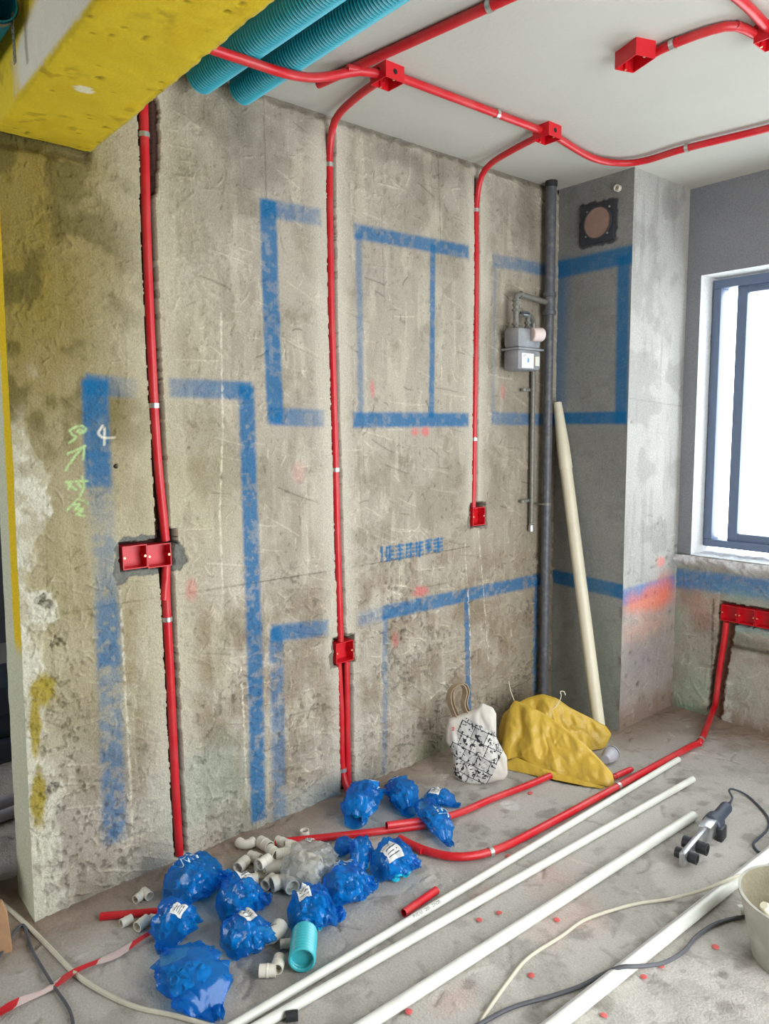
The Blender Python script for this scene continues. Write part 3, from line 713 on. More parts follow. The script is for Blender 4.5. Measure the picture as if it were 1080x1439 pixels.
# ================================================================== OBJECTS
M_red = mat('red_pvc', S(198, 22, 34), rough=0.38, noise=0.06, nscale=30, dirt=S(190, 120, 110), dirt_amt=0.25, dscale=9)
M_redbox = mat('red_box_plastic', S(204, 20, 34), rough=0.42, noise=0.05, nscale=40)
M_zinc = mat('zinc_strip', S(205, 205, 200), rough=0.35, metal=0.85, noise=0.08, nscale=60)
M_brass = mat('screw_insert', S(236, 206, 150), rough=0.35, metal=0.6)
M_teal = mat('teal_corrugated_plastic', S(22, 142, 158), rough=0.4, noise=0.05, nscale=12)
M_tealin = mat('teal_fittings_plastic', S(20, 176, 200), rough=0.35, noise=0.05)
M_gas = mat('gas_pipe_paint', S(84, 86, 92), rough=0.45, noise=0.12, nscale=30, dirt=S(150, 146, 136), dirt_amt=0.35, dscale=40)
M_gas2 = mat('dusty_steel', S(128, 126, 118), rough=0.5, metal=0.3, noise=0.15, nscale=60)
M_meter = mat('meter_grey', S(136, 138, 142), rough=0.5, noise=0.10, nscale=25, dirt=S(190, 186, 176), dirt_amt=0.4, dscale=14)
M_white = mat('white_pvc', S(226, 226, 216), rough=0.35, noise=0.03, nscale=10, dirt=S(180, 174, 160), dirt_amt=0.35, dscale=8)
M_cream = mat('cream_pvc', S(224, 216, 190), rough=0.4, noise=0.03, nscale=10, dirt=S(186, 176, 150), dirt_amt=0.3, dscale=6)
M_fit = mat('white_fitting', S(222, 216, 200), rough=0.45, noise=0.05, nscale=20)
M_black = mat('black_plastic', S(38, 40, 44), rough=0.5, noise=0.1, nscale=40)
M_slate = mat('slate_plastic', S(58, 65, 78), rough=0.5, noise=0.08, nscale=40)
M_alu = mat('aluminium', S(196, 198, 200), rough=0.28, metal=0.9, noise=0.06, nscale=40)
M_hole = mat('dark_hole', S(24, 20, 20), rough=0.9)
M_bucket = mat('mortar_bucket', S(168, 166, 152), rough=0.7, noise=0.1, nscale=10, dirt=S(206, 202, 190), dirt_amt=0.6, dscale=10, bump=0.2)
M_wood = mat('plywood', S(176, 136, 100), rough=0.75, noise=0.12, nscale=20)
M_frame = mat('hazed_aluminium', S(98, 112, 136), rough=0.45, noise=0.04)  # lightened and blued: the haze round the window is put into this colour
M_sticker = mat('paper_sticker', S(226, 226, 222), rough=0.6, noise=0.06, nscale=160)
M_print = mat('bag_print', S(206, 226, 240), rough=0.4)

def path_frame(pts, k):
    t = np.asarray(pts[min(k+1, len(pts)-1)]) - np.asarray(pts[max(k-1, 0)]); return t/np.linalg.norm(t)
def clip_on(parent, pts, at, r, nrm, name='pipe_clip'):
    """zinc strap wrapped over the pipe at the path point nearest to 'at', with a fixing tab"""
    P = np.array(pts); best = None
    for i in range(len(P)-1):
        a, b = P[i], P[i+1]; t = np.clip(np.dot(at-a, b-a)/np.dot(b-a, b-a), 0, 1); q = a+t*(b-a); d = np.linalg.norm(at-q)
        if best is None or d < best[0]: best = (d, q, (b-a)/np.linalg.norm(b-a))
    _, q, t = best; mb = MB(); R_ = r+.0028
    mb.lathe([(r+.0004, -.008), (R_, -.008), (R_, .008), (r+.0004, .008)], q, t, 18, close=False)
    nrm = np.asarray(nrm, float); sd = np.cross(t, nrm); sd /= np.linalg.norm(sd)
    mb.obox(q+sd*(R_+.009)-nrm*(r-.003), t, sd, nrm, .016, .020, .0025)
    return mb.build(name, M_zinc, parent)
def conduit(pts, r, label, clips=(), nrm=(1,0,0), n=14, name='red_conduit', wall=.0022, M=None, cat='conduit', step=.03, group=None):
    P = smooth_path(pts, step)
    root = MB().tube(P, r, n, wall=wall).build(name, M or M_red); tag(root, label, cat, group)
    for c in clips: clip_on(root, P, np.asarray(c), r, nrm)
    return root
def open_box(c, n, u, v, w_, h_, d_, label, lugs='u', name='junction_box', group=None, holes=(), M=None, t=.003, parent=None):
    """open-fronted electrical box: c centre of the mouth, n outward direction"""
    c, n, u, v = [np.asarray(q, float) for q in (c, n, u, v)]
    base = c - n*d_
    root = parent or empty(name, base, label, 'junction box', group)
    mb = MB()
    def rect(o, a, b): return [o-u*a-v*b, o+u*a-v*b, o+u*a+v*b, o-u*a+v*b]
    vs = rect(c-n*d_, w_/2, h_/2) + rect(c, w_/2, h_/2) + rect(c, w_/2-t, h_/2-t) + rect(c-n*(d_-t), w_/2-t, h_/2-t)
    fs = [(3,2,1,0)]
    for k in range(4):
        k2 = (k+1) % 4
        fs += [(k, k2, 4+k2, 4+k), (4+k, 4+k2, 8+k2, 8+k), (8+k, 8+k2, 12+k2, 12+k)]
    fs.append((12,13,14,15))
    mb.add(vs, fs)
    # thickened rim
    mb.build('box_shell', M or M_redbox, root, sharp=25, recalc=True)
    ax, hl = (u, w_/2) if lugs == 'u' else (v, h_/2)
    for s in (-1, 1):
        p = c + ax*s*(hl-t-.004)
        lg = MB().lathe([(.0052, -.030), (.0052, -.002)], p, n, 10).build('screw_post', M or M_redbox, root)
        MB().lathe([(.0012, -.001), (.0036, -.001), (.0036, .0008), (.0012, .0008)], p-n*.001, n, 10, close=False).build('brass_insert', M_brass, lg)
    for (p, d, r) in holes:
        MB().lathe([(r, 0), (r, .0008)], p, d, 12).build('knockout_hole', M_hole, root)
    return root

# ---- ceiling conduits and boxes
HZ = H-.016
def cp(u, v, z=HZ): return onz(u, v, z)
b1 = np.array([.425, 1.735, H]); b2 = np.array([.462, 2.560, H]); b3 = np.array([1.035, 2.262, H]); b4 = onz(1078, 50, H-.03)*np.array([1, 1, 0])+np.array([0.012, .012, H])
def cbox(p, w_, h_, label, ang=0.0, holes=True, d=.052):
    c, s = math.cos(ang), math.sin(ang); u = np.array([c, s, 0]); v = np.array([-s, c, 0]); q = p - np.array([0, 0, d])
    hs = [(p+u*w_/2+np.array([0,0,-.026])+v*.0, u, .009), (p-v*h_/2+np.array([0,0,-.02]), -v, .009)] if holes else []
    open_box(q, (0,0,-1), u, -v, w_, h_, d, label, 'u', 'ceiling_junction_box', None, hs)
cbox(b1, .082, .082, 'red ceiling junction box where the middle wall conduit comes up')
cbox(b2, .082, .082, 'red ceiling junction box where the short socket conduit comes up')
cbox(b3, .105, .075, 'open red ceiling box at the end of a curved conduit', ang=-.35, holes=False)
cbox(b4, .082, .082, 'red ceiling junction box where two conduits meet above the window side')
zc = H-.022
conduit([(.395, .86, 2.655), cp(300, 70, 2.652), cp(345, 85, 2.652), cp(400, 103, 2.652), cp(440, 109, 2.69), cp(475, 105, 2.722), cp(505, 100, 2.745), (b1[0]-.005, b1[1]-.035, 2.752)], .0145,
        'red conduit passing under the teal pipes from the yellow beam', nrm=(0,0,-1))
conduit([cp(447, 118), cp(570, 62), cp(695, 5), cp(790, -38)], .0155, 'straight red ceiling conduit with a loose cut end near the wall', [cp(688, 8)], nrm=(0,0,-1))
conduit([b1+np.array([.012, .035, -.022]), b2+np.array([-.004, -.036, -.022])], .0145, 'red conduit clipped to the ceiling between two junction boxes', [cp(691, 163, zc)], nrm=(0,0,-1))
conduit([b2+np.array([.0, .036, -.022]), cp(830, 221, zc), cp(868, 229, zc), cp(905, 226, zc), cp(965, 208, zc), cp(1080, 180, zc), cp(1230, 140, zc)], .0145, 'red ceiling conduit bending above the corner chase towards the window side', [cp(965, 208, zc)], nrm=(0,0,-1))
conduit([cp(908, 80), cp(945, 62), cp(1000, 42), cp(1035, 37), b4+np.array([-.036, -.002, -.022])], .0140, 'curved red conduit feeding the open ceiling box', [cp(945, 62)], nrm=(0,0,-1))
conduit([b4+np.array([.0, -.036, -.022]), cp(1042, 2), cp(985, -40), cp(940, -80)], .0140, 'red ceiling conduit running back from the window-side junction box', nrm=(0,0,-1))

# ---- wall conduits in their chases
def wp(u, v, x=-.006): return onx(u, v, x)
def ypath(c, x=-.006): return [(x, a+Y0, b) for a, b in c]
def wclip(u, v): return onx(u, v, -.004)
boxA0, boxA1 = .952, 1.038
conduit([(-.006, cA[0][0]+Y0, 2.775)] + ypath([q for q in cA[1:5]]) + [(-.010, 1.068, 1.186)], .0150, 'red conduit chased up the wall above the double socket box', [wclip(204, 190), wclip(218, 570)])
conduit([(-.012, 1.068, 1.096)] + ypath(cA[6:]), .0150, 'red conduit chased down the wall below the double socket box', [wclip(235, 870)])
conduit([b1+np.array([-.036, .006, -.022]), (.25, 1.755, 2.757), (.10, 1.778, 2.747), (.035, 1.792, 2.715), (.004, 1.800, 2.64), (-.006, 1.803, 2.52)] + ypath(cB[2:5]) + [(-.010, b2y-.012, .674)], .0140,
        'red conduit from the ceiling box down the middle of the wall', [wclip(463, 232), wclip(474, 660)])
conduit([b2+np.array([-.036, .006, -.022]), (.25, 2.600, 2.757), (.10, 2.630, 2.747), (.035, 2.640, 2.712), (.003, 2.646, 2.63), (-.006, 2.648, 2.52)] + ypath(cC[2:4]) + [(-.010, 2.640, 1.180)], .0135,
        'red conduit from the ceiling down to the small counter socket box', [wclip(670, 296), wclip(667, 617)])
zb2 = .581
conduit([(-.010, b2y-.024, zb2), wp(479, 1000), wp(480, 1060), wp(482, 1088, -.002), wp(487, 1108, .03), wp(490, 1116, .05)], .0135, 'red conduit under the low socket box bent outwards with an open end', [wclip(481, 1082)])
conduit([(-.010, b2y+.018, zb2), (-.010, b2y+.016, .3), (-.008, b2y+.014, .012)], .0135, 'straight red conduit under the low socket box running down to the floor')
# sockets boxes set in the wall
def wbox(yc_, zc_, w_, h_, label, name='socket_box'):
    return open_box((.004, yc_, zc_), (1,0,0), (0,1,0), (0,0,1), w_, h_, .050, label, 'u', name)
dbl = empty('double_socket_box', (-.05, .995, 1.14), 'two red socket boxes joined side by side in a mortar patch', 'junction box')
for yy, zz in ((boxA0, 1.1435), (boxA1, 1.1385)):
    open_box((.004, yy, zz), (1,0,0), (0,1,0), (0,0,1), .085, .080, .050, None, 'u', parent=dbl)
wbox(b2y, b2z, .092, .088, 'red socket box low on the wall with two conduits below')
wbox(2.668, 1.134, .088, .088, 'single red socket box at counter height below a thin conduit')
sbx = empty('triple_socket_box', (.81, YW+.04, .54), 'row of red socket boxes under the window sill', 'junction box')
for k in range(4):
    open_box((.728+.088*k, YW-.006, .588+.0*k), (0,-1,0), (1,0,0), (0,0,1), .084, .084, .05, None, 'u', parent=sbx)

# ---- floor conduits
def fp(u, v, z=.018): return onz(u, v, z)
xs_ = onx  # noqa
def wy(u, v, y=YW-.006): return ony(u, v, y)
conduit([wy(1020, 874), wy(1017, 900), wy(1011, 938), wy(1005, 985), wy(1003, 1000)*np.array([1,1,0])+np.array([0,-.012,.055]), fp(984, 1041, .020), fp(970, 1049), fp(862, 1108), fp(770, 1158), fp(700, 1193), fp(650, 1204), fp(610, 1199), fp(580, 1188), fp(561, 1178)], .0150,
        'long red conduit from the sill boxes along the floor curling at its end', [fp(985, 1041), fp(688, 1196), fp(868, 1105)], nrm=(0,0,1))
conduit([fp(386, 1184), fp(500, 1172), fp(596, 1160)], .0140, 'straight red conduit on the floor between blue bags and pale fittings', nrm=(0,0,1))
conduit([fp(543, 1160, .046), fp(630, 1147, .024), fp(690, 1123), fp(740, 1104), fp(773, 1090)], .0140, 'straight red conduit on the floor running under the yellow sack', nrm=(0,0,1))
conduit([fp(864, 1091), fp(884, 1082)], .0130, 'red conduit end poking out from under the yellow sack', nrm=(0,0,1))
conduit([fp(567, 1283, .013), fp(613, 1251, .013)], .0135, 'short cut piece of red conduit beside the white pipes', nrm=(0,0,1))
conduit([fp(141, 1288, .013), fp(246, 1279, .013)], .0125, 'short red conduit offcut lying among pale fittings', nrm=(0,0,1))
# punched-out discs
rg = np.random.RandomState(9)
disc = None
for k, (u, v) in enumerate(((701, 1282), (673, 1292), (782, 1292), (746, 1370), (928, 1357), (904, 1372), (848, 1426), (714, 1202), (745, 1114), (574, 1421), (1005, 1330))):
    p = fl(u, v, .006)
    if disc is None:
        disc = MB().lathe([(.0085, 0), (.0098, .0006), (.0098, .0016), (.0088, .0022)], (0, 0, 0), (0,0,1), 16).build('red_knockout_disc', mat('dusty_red_plastic', S(206, 92, 88), .7), origin=np.zeros(3)); o = disc
    else:
        o = disc.copy(); COL.objects.link(o)
    o.location = (p[0], p[1], .004); o.rotation_euler = (rg.rand()*.15, rg.rand()*.15, rg.rand()*6)
    tag(o, 'small red plastic disc punched from a box, lying on the floor', 'plastic disc', 'red knock-out discs scattered on the floor')

# ---- teal corrugated pipes under the ceiling
def corrugated(p0, p1, r, pitch, amp, M, name, label, n=24, wall=.004, cat='pipe', depth=.2):
    p0, p1 = np.asarray(p0, float), np.asarray(p1, float); L_ = np.linalg.norm(p1-p0); k = int(L_/pitch)*4
    pts = [p0+(p1-p0)*i/k for i in range(k+1)]; rr = [r+amp*math.sin(i*math.pi/2+.3) for i in range(k+1)]
    o = MB().tube(pts, rr, n, wall=wall, depth=depth).build(name, M, sharp=80); tag(o, label, cat); return o
t1 = corrugated((.085, 1.217, 2.722), (2.69, 1.300, 2.722), .050, .0135, .0034, M_teal, 'corrugated_pipe', 'teal corrugated ceiling pipe beside the yellow beam')
t2 = corrugated((.070, 1.378, 2.730), (2.69, 1.400, 2.730), .046, .0135, .0034, M_teal, 'corrugated_pipe', 'teal corrugated ceiling pipe further from the yellow beam')
t3 = corrugated((-.3, .535, 2.615), (.36, .535, 2.615), .050, .0135, .0034, M_teal, 'corrugated_pipe', 'teal corrugated pipe hung in front of the yellow beam')
sx_, sz1, sz0 = ony(18, 38, .575)[0], ony(17, 38, .575)[2], ony(20, 91, .575)[2]
e = empty('hanger_strap', (sx_, .575, sz0), 'perforated steel strap dangling from the front teal pipe', 'strap'); mb = MB(); k = 8; dz = (sz1+.03-sz0)/k
for i in range(k):
    z0 = sz0+i*dz; mb.box((sx_-.009, .574, z0), (sx_-.005, .576, z0+dz)); mb.box((sx_+.005, .574, z0), (sx_+.009, .576, z0+dz)); mb.box((sx_-.005, .574, z0), (sx_+.005, .576, z0+dz*.4))
mb.build('perforated_strip', M_gas2, e)
G_ = np.array([[(sx_-.010, .535+.0535*math.cos(a), 2.615+.0535*math.sin(a)), (sx_+.010, .535+.0535*math.cos(a), 2.615+.0535*math.sin(a))] for a in np.linspace(0, math.pi*2, 33)])
MB().grid(G_).build('strap_loop', M_gas2, e)

# ---- gas riser, meter and pipes
GXp, GYp = .058, 3.128
e = empty('gas_riser', (GXp, GYp, 0), 'dark grey vertical gas riser pipe in the corner', 'pipe')
MB().tube([(GXp, GYp, 0.0), (GXp, GYp, 2.165)], .023, 18).build('riser_pipe', M_gas, e)
MB().tube([(GXp, GYp, 2.165), (GXp, GYp, 2.75)], .026, 18).build('upper_riser', M_gas, e)
MB().lathe([(.026, 0), (.030, .004), (.030, .03), (.026, .03)], (GXp, GYp, 2.75), (0,0,1), 18).build('ceiling_collar', M_black, e)
MB().lathe([(.026, -.055), (.033, -.055), (.033, -.035), (.029, -.033), (.029, .033), (.033, .035), (.033, .055), (.026, .055)], (GXp, GYp, 2.185), (0,0,1), 18).build('tee', M_gas, e)
mb = MB().lathe([(.0235, -.006), (.0265, -.006), (.0265, .006), (.0235, .006)], (GXp, GYp, 1.165), (0,0,1), 18, close=False); mb.box((.0, GYp-.035, 1.160), (GXp, GYp-.024, 1.170)); mb.build('pipe_bracket', M_gas2, e)
mz0, mz1 = 1.838, 2.040
e = empty('gas_meter', (.082, 2.885, mz0), 'dusty grey gas meter fixed to the wall beside the riser', 'gas meter')
def rbox(lo, hi, r=.012): return MB().box(lo, hi)
rbox((.034, 2.80, mz0), (.130, 2.975, 1.938)).build('lower_body', M_meter, e, bevel=.018)
rbox((.034, 2.80, 1.942), (.130, 2.975, mz1)).build('upper_body', M_meter, e, bevel=.018)
rbox((.028, 2.793, 1.934), (.137, 2.984, 1.944)).build('seam_flange', M_meter, e, bevel=.003)
MB().lathe([(.030, 0), (.033, .004), (.033, .055), (.028, .062)], (.137, 2.888, 2.008), (.35, .94, 0), 20).build('counter_housing', mat('counter_plastic', S(224, 206, 200), .3), e)
MB().box((.1305, 2.822, 1.848), (.1325, 2.912, 1.918)).build('label_plate', M_sticker, e)
MB().box((.1305, 2.918, 1.860), (.138, 2.950, 1.905)).build('seal_box', mat('pale_plastic', S(214, 210, 196), .5), e)
pl = mat('pale_blue_print', S(110, 160, 190), .6); MB().add([(.1330, 2.862, 1.878), (.1330, 2.876, 1.872), (.1330, 2.878, 1.890), (.1330, 2.866, 1.900)], [(0,1,2,3)]).build('label_mark', pl, e)
for k in range(3): MB().box((.1326, 2.828, 1.910-.004*k), (.1331, 2.828+.03-.006*k, 1.911-.004*k)).build('label_line', M_gas, e)
def hexnut(e, p, r=.018, h=.014, ax=(0,0,1), nm='union_nut'): MB().lathe([(r*.7, -h/2), (r, -h/2), (r, h/2), (r*.7, h/2)], p, ax, 6, close=False).build(nm, M_gas2, e)
gy1, gy2 = 2.845, 2.935
e2 = empty('gas_supply_pipe', (.075, gy1, mz1), 'steel supply pipe from the riser to the gas meter', 'pipe')
MB().tube(smooth_path([(GXp, GYp-.031, 2.190), (.06, 3.0, 2.197), (.066, gy1+.05, 2.203), (.072, gy1+.008, 2.195), (.075, gy1, 2.160), (.075, gy1, mz1+.004)], .012), .0135, 14).build('pipe', M_gas2, e2)
for z in (2.060, 2.125, 2.150, 2.172): hexnut(e2, (.075, gy1, z), .0185, .010)
hexnut(e2, (.066, gy1+.045, 2.203), .0185, .016, (0,1,0), 'elbow_socket')
e3 = empty('gas_outlet_pipe', (.03, 3.045, 1.03), 'thin steel outlet pipe with brackets under the gas meter', 'pipe')
MB().tube(smooth_path([(.075, gy2, mz1+.003), (.075, gy2, 2.085), (.070, gy2+.012, 2.110), (.05, gy2+.05, 2.113), (.030, 3.030, 2.095), (.025, 3.045, 2.05), (.025, 3.045, 1.8), (.025, 3.045, 1.055)], .012), .0115, 12).build('pipe', M_gas2, e3)
for z in (2.052, 2.072): hexnut(e3, (.075, gy2, z), .0165, .010)
vb = MB().lathe([(.012, -.022), (.016, -.02), (.016, .02), (.012, .022)], (.078, gy2-.03, 2.112), (0,1,0), 12).build('valve_body', M_alu, e3)
MB().box((.086, gy2-.075, 2.108), (.094, gy2-.01, 2.116)).build('valve_lever', M_black, vb)
for z, y_ in ((1.752, 2.965), (1.187, 2.965)):
    bk = MB().box((.010, y_, z-.007), (.022, 3.048, z+.007)).lathe([(.0118, -.008), (.0145, -.008), (.0145, .008), (.0118, .008)], (.025, 3.045, z), (0,0,1), 14, close=False)
    b_ = bk.build('pipe_bracket', M_gas2, e3); MB().lathe([(.007, 0), (.007, .008)], (.022, y_+.008, z), (1,0,0), 6).build('bolt', M_zinc, b_)
MB().lathe([(.009, 0), (.014, .004), (.014, .035), (.011, .037)], (.025, 3.045, 1.022), (0,0,1), 10).build('end_valve', M_alu, e3)
MB().box((.036, 3.015, 1.064), (.042, 3.05, 1.070)).build('valve_handle', M_zinc, e3)

# ---- exhaust opening plate on the chase
pc = [ony(u, v, YC) for u, v in ((818, 292), (866, 282), (863, 337), (817, 346))]
ctr = sum(pc)/4
e = empty('duct_plate', ctr+np.array([0, 0, -.09]), 'black square plate with a round brown disc on the grey chase', 'duct cover')
mb = MB(); d0 = np.array([0, -.014, 0]); d1 = np.array([0, .004, 0])
order = [3, 2, 1, 0]
mb.add([pc[i]+d0 for i in order]+[pc[i]+d1 for i in order], [(0,1,2,3),(7,6,5,4),(0,4,5,1),(1,5,6,2),(2,6,7,3),(3,7,4,0)]); mb.build('plate', mat('duct_plate_black', S(50, 52, 58), .6, noise=.2, nscale=40), e, recalc=True)
dc = ctr+np.array([.004, -.014, .002]); MB().lathe([(.072, 0), (.074, .002), (.072, .004)], dc, (0,-1,0), 40).build('round_disc', mat('brown_board', S(146, 118, 106), .8, noise=.08, nscale=30), e)
MB().lathe([(.0735, 0), (.0735, .007), (.079, .007), (.079, 0)], dc, (0,-1,0), 40, close=False).build('collar_ring', mat('duct_ring', S(66, 66, 72), .5), e)
for (u, v) in ((825, 298), (856, 290), (853, 327), (823, 333)):
    p = ony(u, v, YC-.014); MB().lathe([(.005, 0), (.004, .004)], p, (0,-1,0), 10).build('screw', M_zinc, e)
p = ony(869, 265, YC); o = MB().lathe([(.016, -.004), (.016, .02), (.012, .02), (.012, .004)], p, (0,-1,0), 16).build('pvc_stub', M_fit); tag(o, 'small white pipe stub poking from the grey chase', 'pipe stub')

# ---- window
FY = YW+.125
e = empty('window_1', ((WX0+WX1)/2, FY, WZ0+.02), 'dark aluminium sliding window over the rough sill', None, None, 'structure')
fb = WZ0+.035; ft = WZ1-.012
for nm, lo, hi in (('frame_jamb', (WX0+.004, FY+.001, fb+.04), (WX0+.048, FY+.089, ft-.045)), ('frame_jamb', (WX1-.048, FY+.001, fb+.04), (WX1-.004, FY+.089, ft-.045)), ('frame_head', (WX0+.004, FY, ft-.045), (WX1-.004, FY+.09, ft)), ('frame_sill', (WX0+.004, FY, fb), (WX1-.004, FY+.09, fb+.04))):
    MB().box(lo, hi).build(nm, M_frame, e, bevel=.003)
M_glass = bpy.data.materials.new('window_glass'); M_glass.use_nodes = True; nt = M_glass.node_tree; nt.nodes.clear()
_o = nt.nodes.new('ShaderNodeOutputMaterial'); _t = nt.nodes.new('ShaderNodeBsdfTransparent'); _g = nt.nodes.new('ShaderNodeBsdfGlossy'); _m = nt.nodes.new('ShaderNodeMixShader')
_t.inputs[0].default_value = (.93, .96, .96, 1); _g.inputs['Roughness'].default_value = .02; _m.inputs[0].default_value = .06
nt.links.new(_t.outputs[0], _m.inputs[1]); nt.links.new(_g.outputs[0], _m.inputs[2]); nt.links.new(_m.outputs[0], _o.inputs[0])
def sash(x0, x1, y0):
    s = empty('sash', ((x0+x1)/2, y0, fb+.03), parent=e); z0, z1 = fb+.03, ft-.03; w_ = .052
    for nm, lo, hi in (('sash_stile', (x0, y0, z0), (x0+w_, y0+.03, z1)), ('sash_stile', (x1-w_, y0, z0), (x1, y0+.03, z1)), ('sash_rail', (x0+w_, y0+.001, z1-w_), (x1-w_, y0+.029, z1)), ('sash_rail', (x0+w_, y0+.001, z0), (x1-w_, y0+.029, z0+w_))):
        MB().box(lo, hi).build(nm, M_frame, s, bevel=.002)
    MB().box((x0+w_-.005, y0+.012, z0+w_-.005), (x1-w_+.005, y0+.018, z1-w_+.005)).build('pane', M_glass, s)
sash(.632, 1.36, FY+.018); sash(1.30, WX1-.05, FY+.054)
# ================================================================== THINGS ON THE FLOOR
def straight_pipe(p0, p1, r, label, name='white_pipe', M=None, wall=.003, n=16, parts=None):
    o = MB().tube([p0, p1], r, n, wall=wall).build(name, M or M_white); tag(o, label, 'pipe'); return o
def ext(a, b, t): return np.asarray(a)+(np.asarray(b)-np.asarray(a))*t
q0, q1 = fl(953, 1067, .0135), fl(481, 1350, .0135); p1_ = straight_pipe(q0, ext(q0, q1, 1.26), .0128, 'thin white pipe on the floor with faint dark lettering')
q0b, q1b = fl(973, 1095, .0145), fl(481, 1375, .0145); straight_pipe(q0b, ext(q0b, q1b, 1.28), .0140, 'white pipe lying alongside the thin lettered pipe')
q0, q1 = fl(974, 1146, .0185), fl(580, 1398, .0185); straight_pipe(q0, ext(q0, q1, 1.5), .0180, 'thicker plain white pipe pointing at the plastic welding tool')
q0, q1 = fl(1080, 1200, .0215), fl(779, 1440, .0215); p4 = straight_pipe(ext(q0, q1, -.5), ext(q0, q1, 1.8), .0210, 'white pipe with thin violet stripes lying beside the bucket')
def pipe_text(o, a, b, r, txt, u, v, size, M):
    """lettering printed along the top of a pipe"""
    a, b = np.asarray(a), np.asarray(b); t = (b-a)/np.linalg.norm(b-a); t = t if t[1] > 0 else -t
    c = bpy.data.curves.new('lettering', 'FONT'); c.body = txt; c.size = size; c.resolution_u = 2
    to = bpy.data.objects.new('lettering_src', c); COL.objects.link(to)
    dg = bpy.context.evaluated_depsgraph_get(); me = bpy.data.meshes.new_from_object(to.evaluated_get(dg)); bpy.data.objects.remove(to)
    P0 = fl(u, v, r); s0 = np.dot(P0-a, t); mb = MB(); side = np.cross(np.array([0, 0, 1.0]), t)
    vs = []
    for q in me.vertices:
        ang = (q.co.y-size*.35)/r - .55; vs.append(a + t*(s0+q.co.x) + (side*math.sin(ang)+np.array([0, 0, 1])*math.cos(ang))*(r+.0005))
    mb.add(vs, [tuple(f.vertices) for f in me.polygons]); return mb.build('lettering', M, o)
M_ink = mat('dark_ink', S(60, 60, 66), .6)
a_, b_ = fl(953, 1067, .0135), fl(481, 1350, .0135)
pipe_text(p1_, a_, b_, .0128, 'PVC-U   205   DN20', 580, 1293, .014, M_ink)
M_vio = mat('violet_ink', S(150, 130, 160), .6)
for s_ in (-1, 1):
    t = (q1-q0)/np.linalg.norm(q1-q0); side = np.cross(np.array([0, 0, 1.0]), t); up = np.array([0, 0, 1.0]); A0, A1 = ext(q0, q1, -.5), ext(q0, q1, 1.8)
    g = []
    for P in (A0, A1):
        g.append([P + (side*math.sin(th)+up*math.cos(th))*.02135 for th in (.10*s_-.03-.35, .10*s_+.03-.35)])
    MB().grid(np.array(g)).build('violet_stripe', M_vio, p4)
M_grip = M_black
q = fl(410, 1429, .012); o = MB().lathe([(.011, -.016), (.014, -.016), (.014, .016), (.011, .016), (.011, -.016)], q+np.array([0, 0, .003]), (.5, .8, 0), 14, close=False).build('black_coupling', M_black); tag(o, 'small black plastic coupling by the white pipes', 'pipe fitting')

# leaning pipe
e = empty('leaning_pipe', fl(845, 1042), 'cream plastic pipe leaning into the corner', 'pipe')
foot = fl(843, 1036, .002); top = ony(783, 566, YC-.034); mid = ext(top, foot, .20)
MB().tube([mid, foot], .0315, 20, wall=.003).build('pipe', M_cream, e)
MB().tube([top, ext(top, foot, .06), ext(top, foot, .14), ext(top, foot, .20), ext(top, foot, .205)], [.0215, .0270, .0335, .0345, .0320], 20, wall=.003).build('socket_end', M_cream, e)

# ---- blue plastic bags of fittings
M_bag = bpy.data.materials.new('blue_film'); M_bag.use_nodes = True; nt = M_bag.node_tree; N = nt.nodes; L = nt.links
b_ = N['Principled BSDF']; b_.inputs['Base Color'].default_value = (*S(22, 128, 214), 1); b_.inputs['Roughness'].default_value = .18; b_.inputs['Specular IOR Level'].default_value = .6; b_.inputs['Coat Weight'].default_value = .3
tr = N.new('ShaderNodeBsdfTransparent'); tr.inputs[0].default_value = (.22, .66, .97, 1); mx = N.new('ShaderNodeMixShader'); mx.inputs[0].default_value = .62
_nz = N.new('ShaderNodeTexNoise'); _nz.inputs['Scale'].default_value = 22; _bp = N.new('ShaderNodeBump'); _bp.inputs['Strength'].default_value = .5; _bp.inputs['Distance'].default_value = .01
_tc = N.new('ShaderNodeTexCoord'); L.new(_tc.outputs['Object'], _nz.inputs['Vector']); L.new(_nz.outputs['Fac'], _bp.inputs['Height']); L.new(_bp.outputs[0], b_.inputs['Normal'])
L.new(b_.outputs[0], mx.inputs[1]); L.new(tr.outputs[0], mx.inputs[2]); L.new(mx.outputs[0], N['Material Output'].inputs[0])
M_clear = M_bag.copy(); M_clear.name = 'clear_film'; M_clear.node_tree.nodes['Principled BSDF'].inputs['Base Color'].default_value = (*S(190, 190, 184), 1)
for n_ in M_clear.node_tree.nodes:
    if n_.type == 'BSDF_TRANSPARENT': n_.inputs[0].default_value = (.9, .9, .88, 1)
    if n_.type == 'MIX_SHADER': n_.inputs[0].default_value = .62
def elbow(mb, c, d1, d2, r, L1):
    c, d1, d2 = [np.asarray(q, float) for q in (c, d1, d2)]; d1 = d1/np.linalg.norm(d1); d2 = d2/np.linalg.norm(d2)
    mb.tube([c+d1*L1, c+d1*L1*.55, c+d1*L1*.5, c+(d1+d2)*L1*.16, c+d2*L1*.5, c+d2*L1*.55, c+d2*L1], [r*1.12, r*1.12, r, r, r, r*1.12, r*1.12], 12, wall=r*.2, depth=L1*.45)
